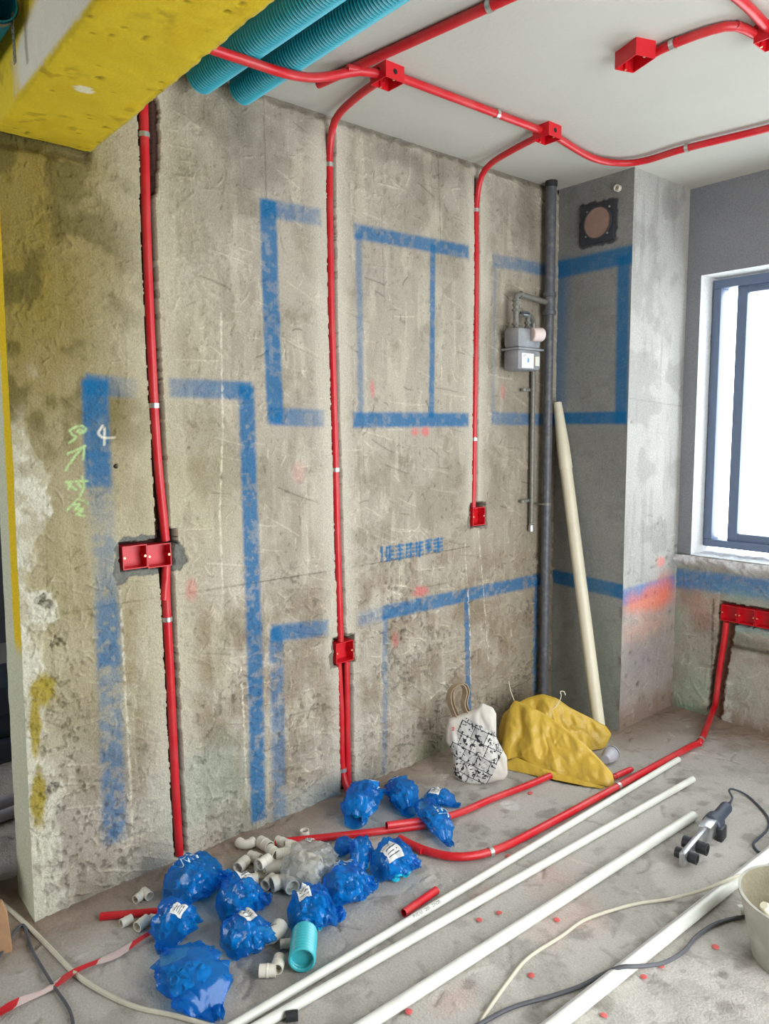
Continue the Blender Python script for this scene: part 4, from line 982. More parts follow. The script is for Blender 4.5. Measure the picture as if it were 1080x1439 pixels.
def bag(p0, p1, W, Hh, seed, label, sticker=None, text=None, film=None, z0=.002, content=True, lift=0.0):
    rgx = np.random.RandomState(seed)
    a, b = fl(*p0, .02), fl(*p1, .02); a[2] = b[2] = 0
    ax = b-a; Ln = np.linalg.norm(ax); ax /= Ln; sd = np.array([-ax[1], ax[0], 0]); up = np.array([0, 0, 1.0]); ctr = (a+b)/2
    def prof(t):
        plump = np.clip(1-np.abs((t+.22)/.86)**2.6, 0, 1)**.5
        hh = Hh/2*np.clip(plump, .05, 1); ww = W/2*(np.clip(1-np.abs(t+.1)**3.2*.62, .2, 1))*np.where(t > .45, .62+.38*np.abs((t-.72)/.27)**1.5, 1)
        return ww, hh
    ph = rgx.rand()*10
    def surf(t, th):
        t = np.asarray(t, float); th = np.asarray(th, float)
        ww, hh = prof(t)
        cr = (np.abs(fbm(t*1.7+ph, th*.9+ph, 1.6, 3, seed)-.5)*2)
        cr2 = np.abs(fbm(t*2.6+ph, np.cos(th)*1.3+np.sin(th)*2.1+ph, 3.0, 3, seed+9)-.5)
        k = .72+.50*cr+.22*cr2
        y = ww*np.cos(th)*k; z = hh + hh*np.sin(th)*np.where(np.sin(th) > 0, 1.0*k, .9)
        flap = sst(.35, 1.0, t); z = z + flap*.035*(fbm(t*2+ph, th, 2, 2, seed+3)-.2)*np.clip(Hh/.1, .3, 1.2)
        end = np.clip(np.abs(t), 0, 1)
        xx = t*Ln/2*(1+.12*(fbm(np.cos(th)+ph, np.sin(th)*1.0, 2.5, 2, seed+4)-.5))
        z = np.maximum(z, .0015)
        return ctr + ax*xx[..., None] + sd*y[..., None] + up*(z+z0+lift)[..., None]
    T_, TH = np.meshgrid(np.linspace(-1, 1, 44), np.linspace(0, 2*math.pi, 57), indexing='ij')
    G_ = surf(T_, TH)
    # facet the film a little so it looks crumpled
    root = empty('blue_bag' if film is None else 'clear_bag', ctr+up*(z0+lift), label, 'plastic bag')
    MB().grid(G_).build('plastic_film', film or M_bag, root, sharp=24)
    if content:
        mb = MB()
        kr = float(np.clip(Hh/.11, .4, 1.0))
        for k in range(14):
            c = ctr + ax*(-.22+ .34*(rgx.rand()-.5)*2)*Ln/2 + sd*(rgx.rand()-.5)*W*.42 + up*(lift+.016*kr+(Hh*.50)*rgx.rand()*.9*kr)
            d1 = rgx.randn(3)*np.array([1, 1, .4]); d2 = np.cross(d1, rgx.randn(3)); elbow(mb, c, d1, d2, (.010+.006*rgx.rand())*kr, (.022+.010*rgx.rand())*kr)
        vv = np.array(mb.v); vv[:, 2] = np.maximum(vv[:, 2], .006+lift); mb.v = [tuple(q) for q in vv]
        mb.build('fittings_inside', M_tealin if film is None else M_fit, root)['kind'] = 'stuff'
    if sticker:
        t0, t1, h0, h1 = sticker
        TT, HH = np.meshgrid(np.linspace(t0, t1, 8), np.linspace(h0, h1, 8), indexing='ij'); g = surf(TT, HH); nn = np.cross(g[1:, :-1]-g[:-1, :-1], g[:-1, 1:]-g[:-1, :-1]); nn = nn.mean((0, 1)); nn /= np.linalg.norm(nn)
        if nn[2] < 0: nn = -nn
        st = MB().grid(g+nn*.0035).build('paper_sticker', M_sticker, root)
        mb = MB()
        for i in range(4):
            s0 = .2+.17*i; gg = []
            for f in (0, .05): gg.append(surf(np.linspace(t0+(t1-t0)*.12, t0+(t1-t0)*.85, 8), np.full(8, h0+(h1-h0)*(s0+f)))+nn*.0045)
            mb.grid(np.array(gg))
        mb.build('printed_lines', M_gas, st)
    if text:
        txt, t0, t1, hc, hs = text
        c = bpy.data.curves.new('lettering', 'FONT'); c.body = txt; c.resolution_u = 1; to = bpy.data.objects.new('src', c); COL.objects.link(to)
        me = bpy.data.meshes.new_from_object(to.evaluated_get(bpy.context.evaluated_depsgraph_get())); bpy.data.objects.remove(to)
        P = np.array([v.co[:2] for v in me.vertices]); P = (P-P.min(0))/(P.max(0)-P.min(0))
        g = surf(t0+(t1-t0)*P[:, 0], hc+hs*(P[:, 1]-.5)); out = (g-(ctr+up*Hh*.4)); out /= np.linalg.norm(out, axis=1)[:, None]
        MB().add(g+out*.003, [tuple(f.vertices) for f in me.polygons]).build('printed_letters', M_print, root)
    return root
H2 = math.pi/2
bag((497, 1160), (524, 1108), .155, .135, 1, 'round stuffed blue bag standing by the bent conduit end at the wall', text=('TEL', .05, .4, 2.2, .9))
bag((576, 1143), (550, 1099), .135, .110, 2, 'blue bag with a crumpled peak between the wall and the floor conduits', text=('DZL', .1, .55, 1.2, .8))
bag((597, 1118), (646, 1128), .110, .055, 3, 'flat blue bag with a white sticker beside the tote bag', sticker=(-.7, -.1, 1.2, 2.2))
bag((590, 1136), (634, 1190), .105, .085, 4, 'slim blue bag hanging over the red floor conduits', text=('TEL', -.2, .3, 1.1, .8), lift=.012)
bag((530, 1232), (588, 1206), .165, .125, 5, 'blue bag with a white paper sticker inside the red conduit curl', sticker=(-.75, -.2, 1.3, 2.5))
bag((502, 1228), (514, 1187), .085, .110, 6, 'narrow upright blue bag squeezed between two fuller bags')
bag((462, 1268), (528, 1236), .170, .120, 7, 'full blue bag with pale printed letters beside the short red offcut', text=('DSAVAC', -.5, .45, .9, .8))
bag((408, 1302), (484, 1280), .165, .130, 8, 'blue bag with a white sticker behind the ribbed teal offcut', sticker=(-.7, -.25, 1.0, 1.9))
bag((240, 1272), (322, 1226), .210, .150, 9, 'large blue bag with pale printed letters at the foot of the long conduit', text=('DSAP', -.6, .0, 1.2, .9))
bag((312, 1290), (378, 1256), .170, .130, 10, 'blue bag with a white sticker beside the heap of pale fittings', sticker=(-.2, .35, 1.0, 1.8))
bag((322, 1340), (384, 1300), .180, .110, 11, 'blue bag lying in front of the stickered bag, beside the pale elbow', sticker=(-.4, .1, 1.1, 1.9))
bag((245, 1345), (304, 1430), .200, .095, 12, 'big slumped blue bag with its loose end by the white pipe ends')
bag((262, 1290), (225, 1335), .150, .115, 13, 'blue bag leaning over the striped tape on the floor', sticker=(-.3, .25, .9, 1.6))
bag((476, 1198), (496, 1180), .075, .055, 14, 'small folded scrap of blue bag near the straight floor conduit', content=False)
bag((414, 1254), (462, 1192), .190, .130, 15, 'clear plastic bag of pale fittings among the blue bags', film=M_clear, sticker=(.0, .35, .9, 1.5))

# ---- loose white fittings
def fit_elbow(u, v, r, rot, label, z=0.0, tilt=0.0, group=None):
    p = fl(u, v, z); mb = MB(); c, s = math.cos(rot), math.sin(rot)
    elbow(mb, (p[0], p[1], z+r*1.15), (c, s, tilt), (-s, c, tilt*.5), r, r*2.3); o = mb.build('elbow_fitting', M_fit); tag(o, label, 'pipe fitting', group); return o
def fit_coupling(u, v, r, rot, label, z=0.0, up=False, L_=None, group=None, M=None):
    p = fl(u, v, z); L_ = L_ or r*2.6; d = np.array([0, 0, 1.0]) if up else np.array([math.cos(rot), math.sin(rot), 0]); c = np.array([p[0], p[1], z+(0 if up else r)])
    if not up: c = c-d*L_/2
    w_ = r*.18
    o = MB().lathe([(r-w_, 0), (r, 0), (r, L_*.44), (r*1.06, L_*.46), (r*1.06, L_*.54), (r, L_*.56), (r, L_), (r-w_, L_), (r-w_, L_*.5), (r*.7, L_*.5), (r-w_, L_*.5), (r-w_, 0)], c, d, 18, close=False).build('coupling_fitting', M or M_fit); tag(o, label, 'pipe fitting', group); return o
GP = 'pale couplings heaped among the blue bags'; GPe = 'pale elbows heaped among the blue bags'
LB = 'pale straight coupling in the heap of fittings below the concrete wall'; LBe = 'pale right-angle elbow in the heap of fittings below the concrete wall'
spots = [(345, 1196), (372, 1194), (396, 1190), (418, 1196), (358, 1212), (384, 1212), (406, 1210), (340, 1222), (366, 1228), (392, 1228), (352, 1244), (378, 1246), (402, 1246)]
rg = np.random.RandomState(21)
for k, (u, v) in enumerate(spots):
    r_ = .017+.007*rg.rand()
    (fit_elbow if k % 3 == 0 else fit_coupling)(u, v, r_, rg.rand()*6, LBe if k % 3 == 0 else LB, z=.002, group=GPe if k % 3 == 0 else GP)
for k, (u, v) in enumerate(((384, 1204), (398, 1206), (371, 1218))):
    fit_coupling(u, v, .019, rg.rand()*6, 'pale straight coupling lying on top of the heap of fittings', z=.046, group='pale couplings on top of the heap')
LB2 = 'pale straight coupling beside the short red offcut on the floor'; GP2 = 'pale fittings round the short red offcut'
for k, (u, v) in enumerate(((196, 1266), (206, 1262), (178, 1300), (200, 1304), (218, 1298), (236, 1296))):
    fit_coupling(u, v, .013+.005*rg.rand(), rg.rand()*6, LB2, z=.002, group=GP2)
fit_coupling(428, 1177, .018, 0, 'white ring fitting standing up behind the straight floor conduit', z=.001, up=True, L_=.03)
fit_elbow(384, 1330, .024, 2.2, 'large cream elbow fitting between a blue bag and the ribbed teal offcut', z=.002)
fit_coupling(402, 1332, .014, 1.0, 'small white coupling beside the ribbed teal offcut', z=.002)
fit_coupling(376, 1372, .018, .9, 'white coupling with its mouth towards the long pipes', z=.002)
fit_coupling(391, 1362, .018, 2.4, 'stubby cream coupling next to the long pipes', z=.002)
# ribbed teal offcut
o = corrugated(fl(424, 1350, .042), fl(428, 1310, .042), .036, .0120, .0040, mat('pale_teal_ribbed', S(64, 172, 180), .35), 'ribbed_offcut', 'short ribbed teal pipe offcut with its open end facing the pipes', 24, .003, 'pipe', .10)

# ---- tote bag
def plane_from(b0, b1, lean):
    """plane through two floor points, leaning back from the vertical by 'lean' radians, facing the camera"""
    b0, b1 = np.asarray(b0, float), np.asarray(b1, float); u = (b1-b0); u[2] = 0; u /= np.linalg.norm(u); nh = np.cross(u, np.array([0, 0, 1.0]))
    if np.dot(nh, CAM-b0) < 0: nh = -nh
    up = np.array([0, 0, 1.0])*math.cos(lean) - nh*math.sin(lean); n = np.cross(u, up)
    if np.dot(n, CAM-b0) < 0: n = -n
    return b0, u, up, n
def hit(pl, u, v):
    o, U, V_, n = pl; d = ray(u, v); return CAM + d*(np.dot(o-CAM, n)/np.dot(d, n))
def resample(P, m_):
    P = np.array(P, float); P = np.vstack([P, P[:1]]); s = np.concatenate([[0], np.cumsum(np.linalg.norm(np.diff(P, axis=0), axis=1))]); t = np.linspace(0, s[-1], m_+1)[:-1]
    return np.stack([np.interp(t, s, P[:, k]) for k in range(P.shape[1])], 1)
def pillow(pl, outline, thick_f, thick_b, name, M, parent, seed=1, nr=26, m_=110, crease=.012, cf_=9.0, ctr_px=None, zmin=.003, sharp=60):
    """a stuffed, creased cloth body: outline in pixels on the leaning plane, puffed to both sides"""
    o, U, V_, n = pl; P = resample([hit(pl, *q) for q in outline], m_)
    c = hit(pl, *ctr_px) if ctr_px else P.mean(0)
    vs = []; pc = []
    s = np.linspace(0, 1, nr)
    def layer(sign, th):
        g = []
        for si in s:
            q = c + (P-c)*si; a = (q-o)@U; b = (q-o)@V_
            puff = th*(1-si**2.6)**.5 if si < 1 else 0*th
            cr = crease*(np.abs(fbm(a*1.0, b*.6+a*.5, cf_, 4, seed)-.5)*2 - .3)*min(1, (1-si)*5)
            g.append(q + n*sign*(puff + (cr[:, None] if sign > 0 else 0)))
        return np.array(g)
    mb = MB()
    for sign, th in ((1, thick_f), (-1, thick_b)):
        g = layer(sign, th); g = np.concatenate([g, g[:, :1]], 1); g[..., 2] = np.maximum(g[..., 2], zmin)
        mb.grid(g if sign < 0 else g[:, ::-1])
    ob = mb.build(name, M, parent, sharp=sharp)
    ca = ob.data.attributes.new('pc', 'FLOAT_VECTOR', 'POINT'); org = wloc(ob)
    W3 = np.array(mb.v) ; ca.data.foreach_set('vector', np.stack([(W3-o)@U, (W3-o)@V_, (W3-o)@n], 1).astype(np.float32).ravel())
    return ob
plT = plane_from(fl(640, 1098), fl(708, 1102), .22)
M_tote = bpy.data.materials.new('printed_canvas'); M_tote.use_nodes = True; nt = M_tote.node_tree; N = nt.nodes; L = nt.links
b_ = N['Principled BSDF']; b_.inputs['Roughness'].default_value = .9
at = N.new('ShaderNodeAttribute'); at.attribute_name = 'pc'
mp = N.new('ShaderNodeMapping'); mp.inputs['Rotation'].default_value = (0, 0, .42); L.new(at.outputs['Vector'], mp.inputs['Vector'])
br = N.new('ShaderNodeTexBrick'); br.offset = .35; br.inputs['Scale'].default_value = 1; br.inputs['Brick Width'].default_value = .062; br.inputs['Row Height'].default_value = .052; br.inputs['Mortar Size'].default_value = .0016
br.inputs['Color1'].default_value = (.62, .60, .55, 1); br.inputs['Color2'].default_value = (.46, .45, .42, 1); br.inputs['Mortar'].default_value = (.02, .02, .02, 1)
L.new(mp.outputs[0], br.inputs['Vector'])
nz = N.new('ShaderNodeTexNoise'); nz.inputs['Scale'].default_value = 42; nz.inputs['Detail'].default_value = 2; nz.inputs['Distortion'].default_value = 1.6; L.new(mp.outputs[0], nz.inputs['Vector'])
rm = N.new('ShaderNodeValToRGB'); rm.color_ramp.elements[0].position = .56; rm.color_ramp.elements[1].position = .59; L.new(nz.outputs['Fac'], rm.inputs[0])
m1 = N.new('ShaderNodeMix'); m1.data_type = 'RGBA'; L.new(rm.outputs[0], m1.inputs[0]); L.new(br.outputs['Color'], m1.inputs[6]); m1.inputs[7].default_value = (.02, .02, .022, 1)
# print area on the cloth
sx = N.new('ShaderNodeSeparateXYZ'); L.new(mp.outputs[0], sx.inputs[0])
def rangemask(sock, lo, hi):
    a = N.new('ShaderNodeMath'); a.operation = 'GREATER_THAN'; a.inputs[1].default_value = lo; L.new(sock, a.inputs[0])
    b = N.new('ShaderNodeMath'); b.operation = 'LESS_THAN'; b.inputs[1].default_value = hi; L.new(sock, b.inputs[0])
    c = N.new('ShaderNodeMath'); c.operation = 'MULTIPLY'; L.new(a.outputs[0], c.inputs[0]); L.new(b.outputs[0], c.inputs[1]); return c.outputs[0]
def pcxy(u, v):
    h = hit(plT, u, v)-plT[0]; return h@plT[1], h@plT[2]
def rot(x, y, a): return x*math.cos(a)-y*math.sin(a), x*math.sin(a)+y*math.cos(a)
corners = [rot(*pcxy(*p), .42) for p in ((632, 1040), (680, 1018), (694, 1085), (655, 1100))]
cxs = [c[0] for c in corners]; cys = [c[1] for c in corners]
mA = rangemask(sx.outputs[0], min(cxs)+.01, max(cxs)-.005); mB = rangemask(sx.outputs[1], min(cys)+.005, max(cys)-.005)
mk = N.new('ShaderNodeMath'); mk.operation = 'MULTIPLY'; L.new(mA, mk.inputs[0]); L.new(mB, mk.inputs[1])
m2 = N.new('ShaderNodeMix'); m2.data_type = 'RGBA'; L.new(mk.outputs[0], m2.inputs[0]); m2.inputs[6].default_value = (*S(206, 199, 188), 1); L.new(m1.outputs[2], m2.inputs[7])
L.new(m2.outputs[2], b_.inputs['Base Color'])
e = empty('tote_bag', fl(668, 1104), 'cream canvas tote bag printed with black and white panels', 'bag')
pillow(plT, [(626, 1024), (630, 1010), (650, 1003), (668, 996), (677, 988), (692, 994), (697, 1003), (697, 1036), (704, 1050), (712, 1064), (713, 1088), (708, 1096), (700, 1097), (690, 1100), (668, 1108), (650, 1100), (638, 1090), (636, 1066), (633, 1052), (626, 1042)], .045, .05, 'bag_body', M_tote, e, 5, crease=.030, cf_=13)
M_canvas = mat('tan_strap', S(178, 158, 130), .9, noise=.1, nscale=60)
def ribbon(path, wdir, w_, t_, nm, M, par):
    P = smooth_path(path, .008); g = []
    wd = np.asarray(wdir, float); wd /= np.linalg.norm(wd); n = len(P); mb = MB()
    for i, p in enumerate(P):
        t = path_frame(P, i); nn = np.cross(t, wd); nn /= np.linalg.norm(nn)+1e-9
        g.append([p-wd*w_/2-nn*t_/2, p+wd*w_/2-nn*t_/2, p+wd*w_/2+nn*t_/2, p-wd*w_/2+nn*t_/2, p-wd*w_/2-nn*t_/2])
    return mb.grid(np.array(g)).build(nm, M, par, sharp=40, recalc=True)
hp = [hit(plT, *q) for q in ((640, 1010), (632, 990), (631, 974), (638, 964), (648, 962), (653, 972), (650, 990), (656, 1004))]
ribbon(hp, plT[3]*.75+plT[1]*.66, .032, .003, 'strap_handle', M_canvas, e)
ribbon([p-plT[3]*.035+plT[1]*.01 for p in hp], plT[3]*.75+plT[1]*.66, .030, .003, 'strap_handle', M_canvas, e)
ctrT = hit(plT, 637, 1022); oR = MB()
for k in range(3): oR.obox(ctrT+plT[3]*.038+plT[2]*(.006-.006*k), plT[1], plT[2], plT[3], .012, .002, .001)
oR.obox(ctrT+plT[3]*.038, plT[1], plT[2], plT[3], .002, .016, .001); oR.build('red_mark', M_redbox, e)

# ---- yellow woven sack
M_sack = mat('yellow_woven_sack', S(204, 168, 60), rough=.45, noise=.10, nscale=8, bump=.55, bscale=24, dirt=S(184, 146, 60), dirt_amt=.45, dscale=9)
e = empty('yellow_sack', fl(775, 1070), 'crumpled yellow woven plastic sack slumped in the corner', 'sack')
plB = plane_from(fl(700, 1046), fl(850, 1052), .30)
pillow(plB, [(700, 1040), (701, 1022), (706, 1004), (722, 990), (742, 980), (762, 975), (782, 981), (800, 994), (828, 1008), (851, 1020), (859, 1032), (852, 1046), (846, 1056), (835, 1064), (790, 1062), (740, 1058), (708, 1052)], .06, .07, 'sack_body', M_sack, e, 11, crease=.09, cf_=8)
plF = plane_from(fl(704, 1076), fl(862, 1106), .62)
fo_ = [(703, 1072), (705, 1048), (710, 1015), (716, 994), (722, 984), (736, 988), (762, 1001), (790, 1020), (820, 1044), (842, 1066), (860, 1086), (863, 1100), (861, 1110), (832, 1107), (800, 1099), (772, 1088), (748, 1078), (730, 1066), (722, 1063)]
pillow(plF, fo_, .030, .004, 'front_flap', M_sack, e, 13, crease=.055, cf_=9, ctr_px=(770, 1050))
plU = plane_from(fl(712, 1082), fl(858, 1112), .75)
pillow(plU, [(706, 1074), (724, 1064), (760, 1078), (800, 1092), (850, 1106), (845, 1110), (810, 1110), (780, 1104), (758, 1097), (735, 1088), (712, 1082)], .008, .004, 'under_fold', M_sack, e, 17, crease=.012, cf_=12)
pk = [hit(plB, *q)+plB[3]*.06 for q in ((769, 1000), (780, 990), (786, 978), (785, 971), (790, 971), (792, 976))]
MB().tube(smooth_path(pk, .006), .0022, 8).build('wire_tie', M_cream, e)
pk = [onx(714, 954, .03), onx(717, 968, .045), onx(722, 985, .06)]
MB().tube(smooth_path([hit(plF, 714, 956)-plF[3]*.01, hit(plF, 717, 970), hit(plF, 722, 984)], .006), .0018, 8).build('tie_string', M_cream, e)

# grey reducer fitting
e = empty('grey_reducer', fl(862, 1068), 'light grey plastic reducer fitting beside the yellow sack', 'pipe fitting')
g0 = fl(850, 1068, .032); g1 = fl(872, 1046, .036); dv = (g1-g0)/np.linalg.norm(g1-g0); g0[2] = .034; dv[2] = 0; dv /= np.linalg.norm(dv)
M_lg = mat('light_grey_plastic', S(176, 172, 178), .45, noise=.05)
MB().lathe([(.018, 0), (.020, 0), (.024, .02), (.032, .035), (.033, .060), (.036, .062), (.036, .075), (.033, .077), (.033, .095), (.028, .095), (.028, .05)], g0, dv, 24).build('reducer_body', M_lg, e)
MB().lathe([(.0335, .080), (.0345, .080), (.0345, .086), (.0335, .086)], g0, dv, 24, close=False).build('sealing_ring', M_black, e)

# ---- pipe welding tool
e = empty('pipe_welding_tool', fl(995, 1195), 'dark pipe welding iron with silver heating plate lying on the floor', 'power tool')
ht = fl(1022, 1132, .055); hd = fl(962, 1203, .040); ax = hd-ht; Lt = np.linalg.norm(ax); ax /= Lt; sd = np.cross(np.array([0, 0, 1.0]), ax); sd /= np.linalg.norm(sd); upv = np.cross(ax, sd)
def at_(s, side=0, h=0): return ht+ax*s*Lt+sd*side+upv*h
MB().tube([at_(-.06), at_(.0), at_(.04)], [.006, .010, .017], 12).build('cord_boot', M_black, e)
prof = []
for i in range(16): prof.append((.022+(.0016 if i % 2 else 0), .03*Lt+i*.0068))
MB().lathe([(.015, .02*Lt)]+prof+[(.024, .03*Lt+.112)], ht, ax, 20).build('grip', M_slate, e)
s0 = .03*Lt+.105
MB().lathe([(.022, s0), (.034, s0+.012), (.036, s0+.03), (.036, s0+.062), (.030, s0+.068)], ht, ax, 20).build('motor_housing', M_slate, e)
hb = at_((s0+.095)/Lt)
MB().obox(hb, ax, sd, upv, .085, .046, .058).build('silver_neck', M_alu, e, bevel=.006)
pe = at_(1.0)
pc_ = (hb+pe)/2+ax*.02
MB().obox(pc_, ax, sd, upv, np.linalg.norm(pe-hb)+.02, .022, .050).build('heating_plate', M_alu, e, bevel=.005)
for s_, r_, l_ in ((.80, .022, .036), (.985, .019, .030)):
    for sg in (-1, 1):
        p = at_(s_)
        lt_ = l_ if sg > 0 else l_*.8
        MB().lathe([(r_*.75, .0), (r_, .002), (r_, lt_), (r_*.7, lt_), (r_*.7, lt_*.5)], p+sd*sg*.011, sd*sg, 18).build('heating_socket', M_black, e)
        MB().lathe([(r_*.7, lt_-.002), (r_*.2, lt_-.002)], p+sd*sg*.011, sd*sg, 18, close=False).build('socket_bore', M_hole, e)
st = at_((s0+.05)/Lt)
for sg in (-1, 1):
    f0 = st+sd*sg*.024-upv*.02; f1 = st+sd*sg*.040+ax*(-.01); f1 = np.array([f1[0], f1[1], .006])
    MB().tube([f0, f1, f1+ax*.012], .007, 8).build('stand_leg', M_black, e)
wdg = st+sd*.045-np.array([0, 0, .01]); MB().obox((st+np.array([0, 0, -.01]))*np.array([1, 1, .62])+sd*.035, ax, sd, upv, .055, .022, .055).build('stand_block', M_black, e, bevel=.006)
cord_pts = [at_(-.06), at_(-.12, 0, .01), fl(1024, 1111, .03), fl(1030, 1109, .012), fl(1048, 1117, .006), fl(1066, 1133, .005), fl(1079, 1150, .005), fl(1078, 1165, .005), fl(1064, 1179, .005), fl(1058, 1186, .006), fl(1064, 1196, .005), fl(1075, 1199, .005), fl(1110, 1204, .005)]
MB().tube(smooth_path(cord_pts, .012), .0042, 8).build('power_cord', M_slate, e)

# ---- cables on the floor
def cable(pts, r, label, M, name='cable'):
    o = MB().tube(smooth_path(pts, .015), r, 8).build(name, M); tag(o, label, 'cable'); return o
M_ccable = mat('cream_cable_sheath', S(206, 198, 178), .5, noise=.06, nscale=30); M_dcable = mat('dark_cable_sheath', S(84, 84, 88), .6, noise=.15, nscale=30)
cable([fl(1120, 1218, .05), fl(1075, 1224, .050), fl(1043, 1229, .049), fl(1018, 1238, .049), fl(990, 1250, .03), fl(941, 1263, .009), fl(900, 1269, .007), fl(867, 1277, .007), fl(821, 1293, .006), fl(788, 1316, .006), fl(742, 1346, .006), fl(714, 1379, .006), fl(682, 1425, .006), fl(660, 1465, .006), fl(600, 1560, .006), fl(520, 1600, .006)], .0052, 'cream cable winding across the floor over the striped pipe', M_ccable)
cable([fl(1090, 1280, .016), fl(1043, 1288, .008), fl(1006, 1298, .008), fl(978, 1316, .008), fl(960, 1337, .010), fl(932, 1353, .022), fl(897, 1358, .048), fl(872, 1359, .048), fl(845, 1370, .02), fl(815, 1386, .008), fl(774, 1400, .008), fl(719, 1416, .008), fl(672, 1440, .008), fl(560, 1500, .008), fl(470, 1600, .008)], .0060, 'dark grey cable trailing from the bucket over the striped pipe', M_dcable)
cable([fl(-15, 1258, .010), fl(10, 1275, .008), fl(40, 1302, .007), fl(70, 1332, .007), fl(105, 1368, .007), fl(140, 1392, .007), fl(190, 1415, .007), fl(250, 1428, .007), fl(310, 1446, .007)], .0070, 'pale cable snaking past the wall end to the white pipes', M_ccable)
cable([fl(-10, 1360, .007), fl(30, 1300, .008), fl(45, 1335, .007), fl(75, 1385, .007), fl(98, 1420, .007), fl(105, 1455, .007)], .0045, 'thin dark cable on the floor by the wall end', M_dcable)
# barrier tape
M_tape = bpy.data.materials.new('red_white_tape'); M_tape.use_nodes = True; nt = M_tape.node_tree; N = nt.nodes; L = nt.links
b_ = N['Principled BSDF']; b_.inputs['Roughness'].default_value = .3
tc = N.new('ShaderNodeTexCoord'); wv = N.new('ShaderNodeTexWave'); wv.inputs['Scale'].default_value = 3.0; wv.bands_direction = 'DIAGONAL'; L.new(tc.outputs['Object'], wv.inputs['Vector'])
rm = N.new('ShaderNodeValToRGB'); rm.color_ramp.interpolation = 'CONSTANT'; rm.color_ramp.elements[0].color = (*S(200, 40, 50), 1); rm.color_ramp.elements[1].position = .55; rm.color_ramp.elements[1].color = (*S(214, 190, 184), 1)
L.new(wv.outputs['Fac'], rm.inputs[0]); L.new(rm.outputs[0], b_.inputs['Base Color'])
tp = smooth_path([fl(-12, 1432, .008), fl(40, 1402, .010), fl(85, 1378, .012), fl(125, 1358, .010), fl(165, 1338, .012), fl(215, 1312, .010)], .02)
dd = np.cross((tp[-1]-tp[0])/np.linalg.norm(tp[-1]-tp[0]), np.array([0, 0, 1.0]))
g = np.array([[p-dd*(.014+.004*math.sin(i*.9))+np.array([0, 0, .006*math.sin(i*.7)]), p, p+dd*(.012+.004*math.cos(i*.8))+np.array([0, 0, .006*math.cos(i*.6)])] for i, p in enumerate(tp)])
o = MB().grid(g).build('barrier_tape', M_tape); tag(o, 'creased red and white barrier tape lying on the floor', 'tape')

# ---- bucket
rb = .165; hb_ = .20
bl_ = fl(1050, 1268, .0)
cR = onz(1046, 1262, hb_); toR = RGT*np.array([1, 1, 0]); toR /= np.linalg.norm(toR)
bc = cR*np.array([1, 1, 0]) + toR*rb*.99
e = empty('mortar_bucket', bc, 'grey plaster-crusted bucket beside the striped pipe', 'bucket')
MB().lathe([(.118, 0), (.122, .004), (.160, hb_-.014), (.165, hb_-.012), (.166, hb_), (.157, hb_)], bc, (0,0,1), 48, close=False).add([], []).build('bucket_wall', M_bucket, e, sharp=50)
MB().lathe([(.157, hb_), (.153, hb_-.012), (.116, .012), (.0, .012)], bc, (0,0,1), 48, close=False).build('bucket_lining', mat('mortar_lining', S(128, 120, 98), .9, noise=.15, nscale=16, bump=.4), e)
MB().lathe([(.0, .002), (.119, .002)], bc, (0,0,1), 48, close=False).build('bucket_base', M_bucket, e)
mb = MB(); th = np.linspace(0, 2*math.pi, 33); 
g = np.array([[(bc[0]+r_*math.cos(t), bc[1]+r_*math.sin(t), .045+.010*math.sin(5*t+r_*60)*(r_/.12)+.015*(1-r_/.128)) for t in th] for r_ in np.linspace(.002, .1285, 9)])
o = MB().grid(g[::-1]).build('dry_mortar', mat('mortar_in_bucket', S(96, 88, 70), .95, noise=.2, nscale=40, bump=.6), None); tag(o, 'dried mortar at the bottom of the bucket', 'mortar')
tr_ = empty('trowel', bc+np.array([0, 0, .06]), 'pale handled tool standing in the mortar bucket', 'hand tool')
a0 = bc+np.array([-.02, -.03, .055]); a1 = onz(1073, 1272, .215)
MB().tube([a0, ext(a0, a1, .62)], .006, 10).build('shaft', M_gas2, tr_)
MB().tube([ext(a0, a1, .60), ext(a0, a1, .68), ext(a0, a1, .94), a1], [.010, .015, .016, .011], 14).build('handle', M_cream, tr_)
# white stub of pipe by the bucket
s0_ = fl(1036, 1284, .014); s1_ = fl(1082, 1277, .014)
e = empty('plug_sleeve', s0_*np.array([1, 1, 0]), 'white plastic sleeve lying against the bucket over the dark cable', 'pipe offcut')
MB().tube([s0_+np.array([0, 0, .012]), s1_+np.array([0, 0, .012])], .0125, 14, wall=.002).build('sleeve', M_white, e)
MB().lathe([(.0128, 0), (.0155, 0), (.0155, .014), (.0128, .014)], s0_+np.array([0, 0, .012]), s1_-s0_, 14, close=False).build('collar', M_white, e)

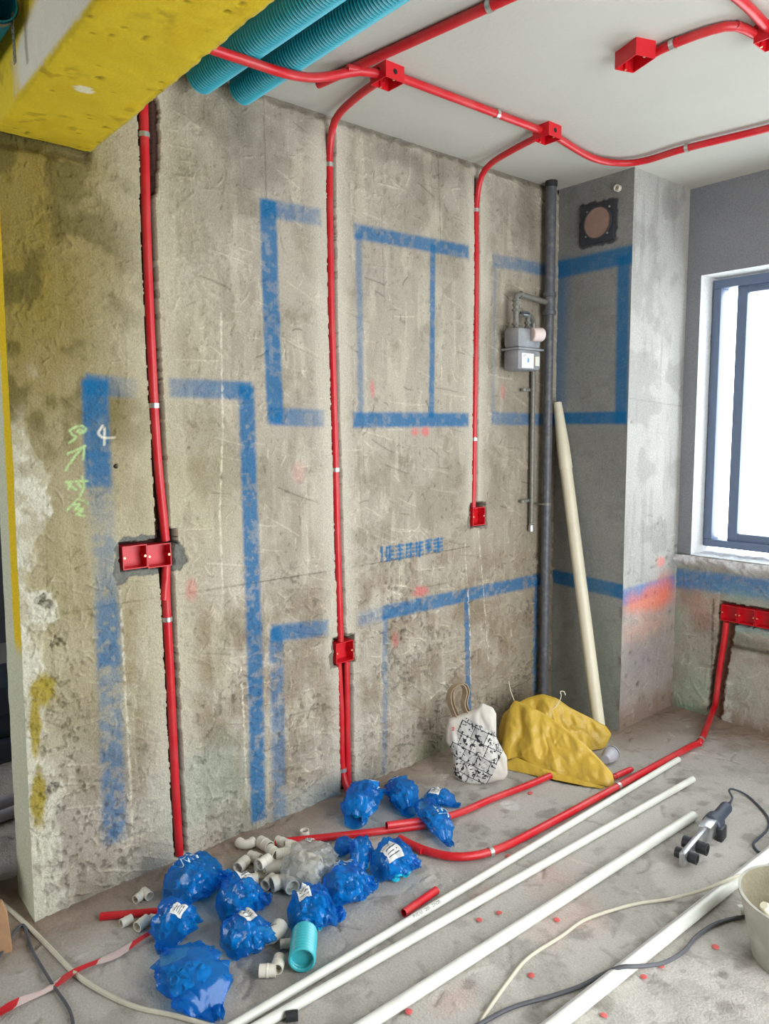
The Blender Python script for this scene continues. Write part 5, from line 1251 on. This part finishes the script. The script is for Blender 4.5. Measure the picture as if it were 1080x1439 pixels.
# ---- next room, seen past the wall end
e = empty('plywood_offcut', fl(4, 1338), 'brown plywood offcut propped on edge near the wall end', 'board')
pP = plane_from(fl(-40, 1352), fl(18, 1338), .12)
pts = [hit(pP, *q) for q in ((-30, 1350), (17, 1340), (9, 1282), (2, 1268), (-34, 1262))]
mb = MB(); k = len(pts); mb.add(pts+[p-pP[3]*.018 for p in pts], [tuple(range(k))[::-1], tuple(range(k, 2*k))]+[(i, (i+1) % k, k+(i+1) % k, k+i) for i in range(k)]); mb.build('board', M_wood, e, recalc=True)
for k, (x, z, r_, lab) in enumerate(((-.62, .026, .024, 'pale pipe lying against the dim wall past the wall end'), (-.72, .030, .028, 'thicker pale pipe behind another in the dim next room'))):
    straight_pipe((x, -.1, z), (x-.25, 1.6, z), r_, lab, 'stored_pipe', M_lg)
o = MB().box((-1.75, .35, 0), (-1.30, 1.5, .10)).box((-1.72, .4, .10), (-1.36, 1.45, .22)).box((-1.74, .5, .22), (-1.34, 1.3, .36)).build('board_stack', M_slate, bevel=.008); tag(o, 'dim stack of slate coloured boards in the next room', 'boards')
M_dbag = mat('black_bag_film', S(40, 42, 48), .25, noise=.2, nscale=12, bump=.5, bscale=20)
e = empty('rubbish_bag', (-.28, .40, 0), 'dark crumpled rubbish bag on the floor behind the wall end', 'bag')
TH, PH = np.meshgrid(np.linspace(0, 2*math.pi, 49), np.linspace(.02, math.pi-.02, 25), indexing='ij')
rr_ = .11*(1+.35*(np.abs(fbm(np.cos(TH)*2+5, np.sin(TH)*2+PH*2, 2.2, 3, 5)-.5)*2-.3))
g = np.stack([-.28+rr_*np.sin(PH)*np.cos(TH)*1.2, .40+rr_*np.sin(PH)*np.sin(TH), np.maximum(.095+rr_*np.cos(PH)*.95, .003)], -1)
MB().grid(g).build('bag_film', M_dbag, e, sharp=30, recalc=True)
MB().lathe([(.012, 0), (.02, .02), (.035, .045)], (-.28, .40, .19), (0.1, .1, 1), 12, close=False).build('knotted_neck', M_dbag, e)
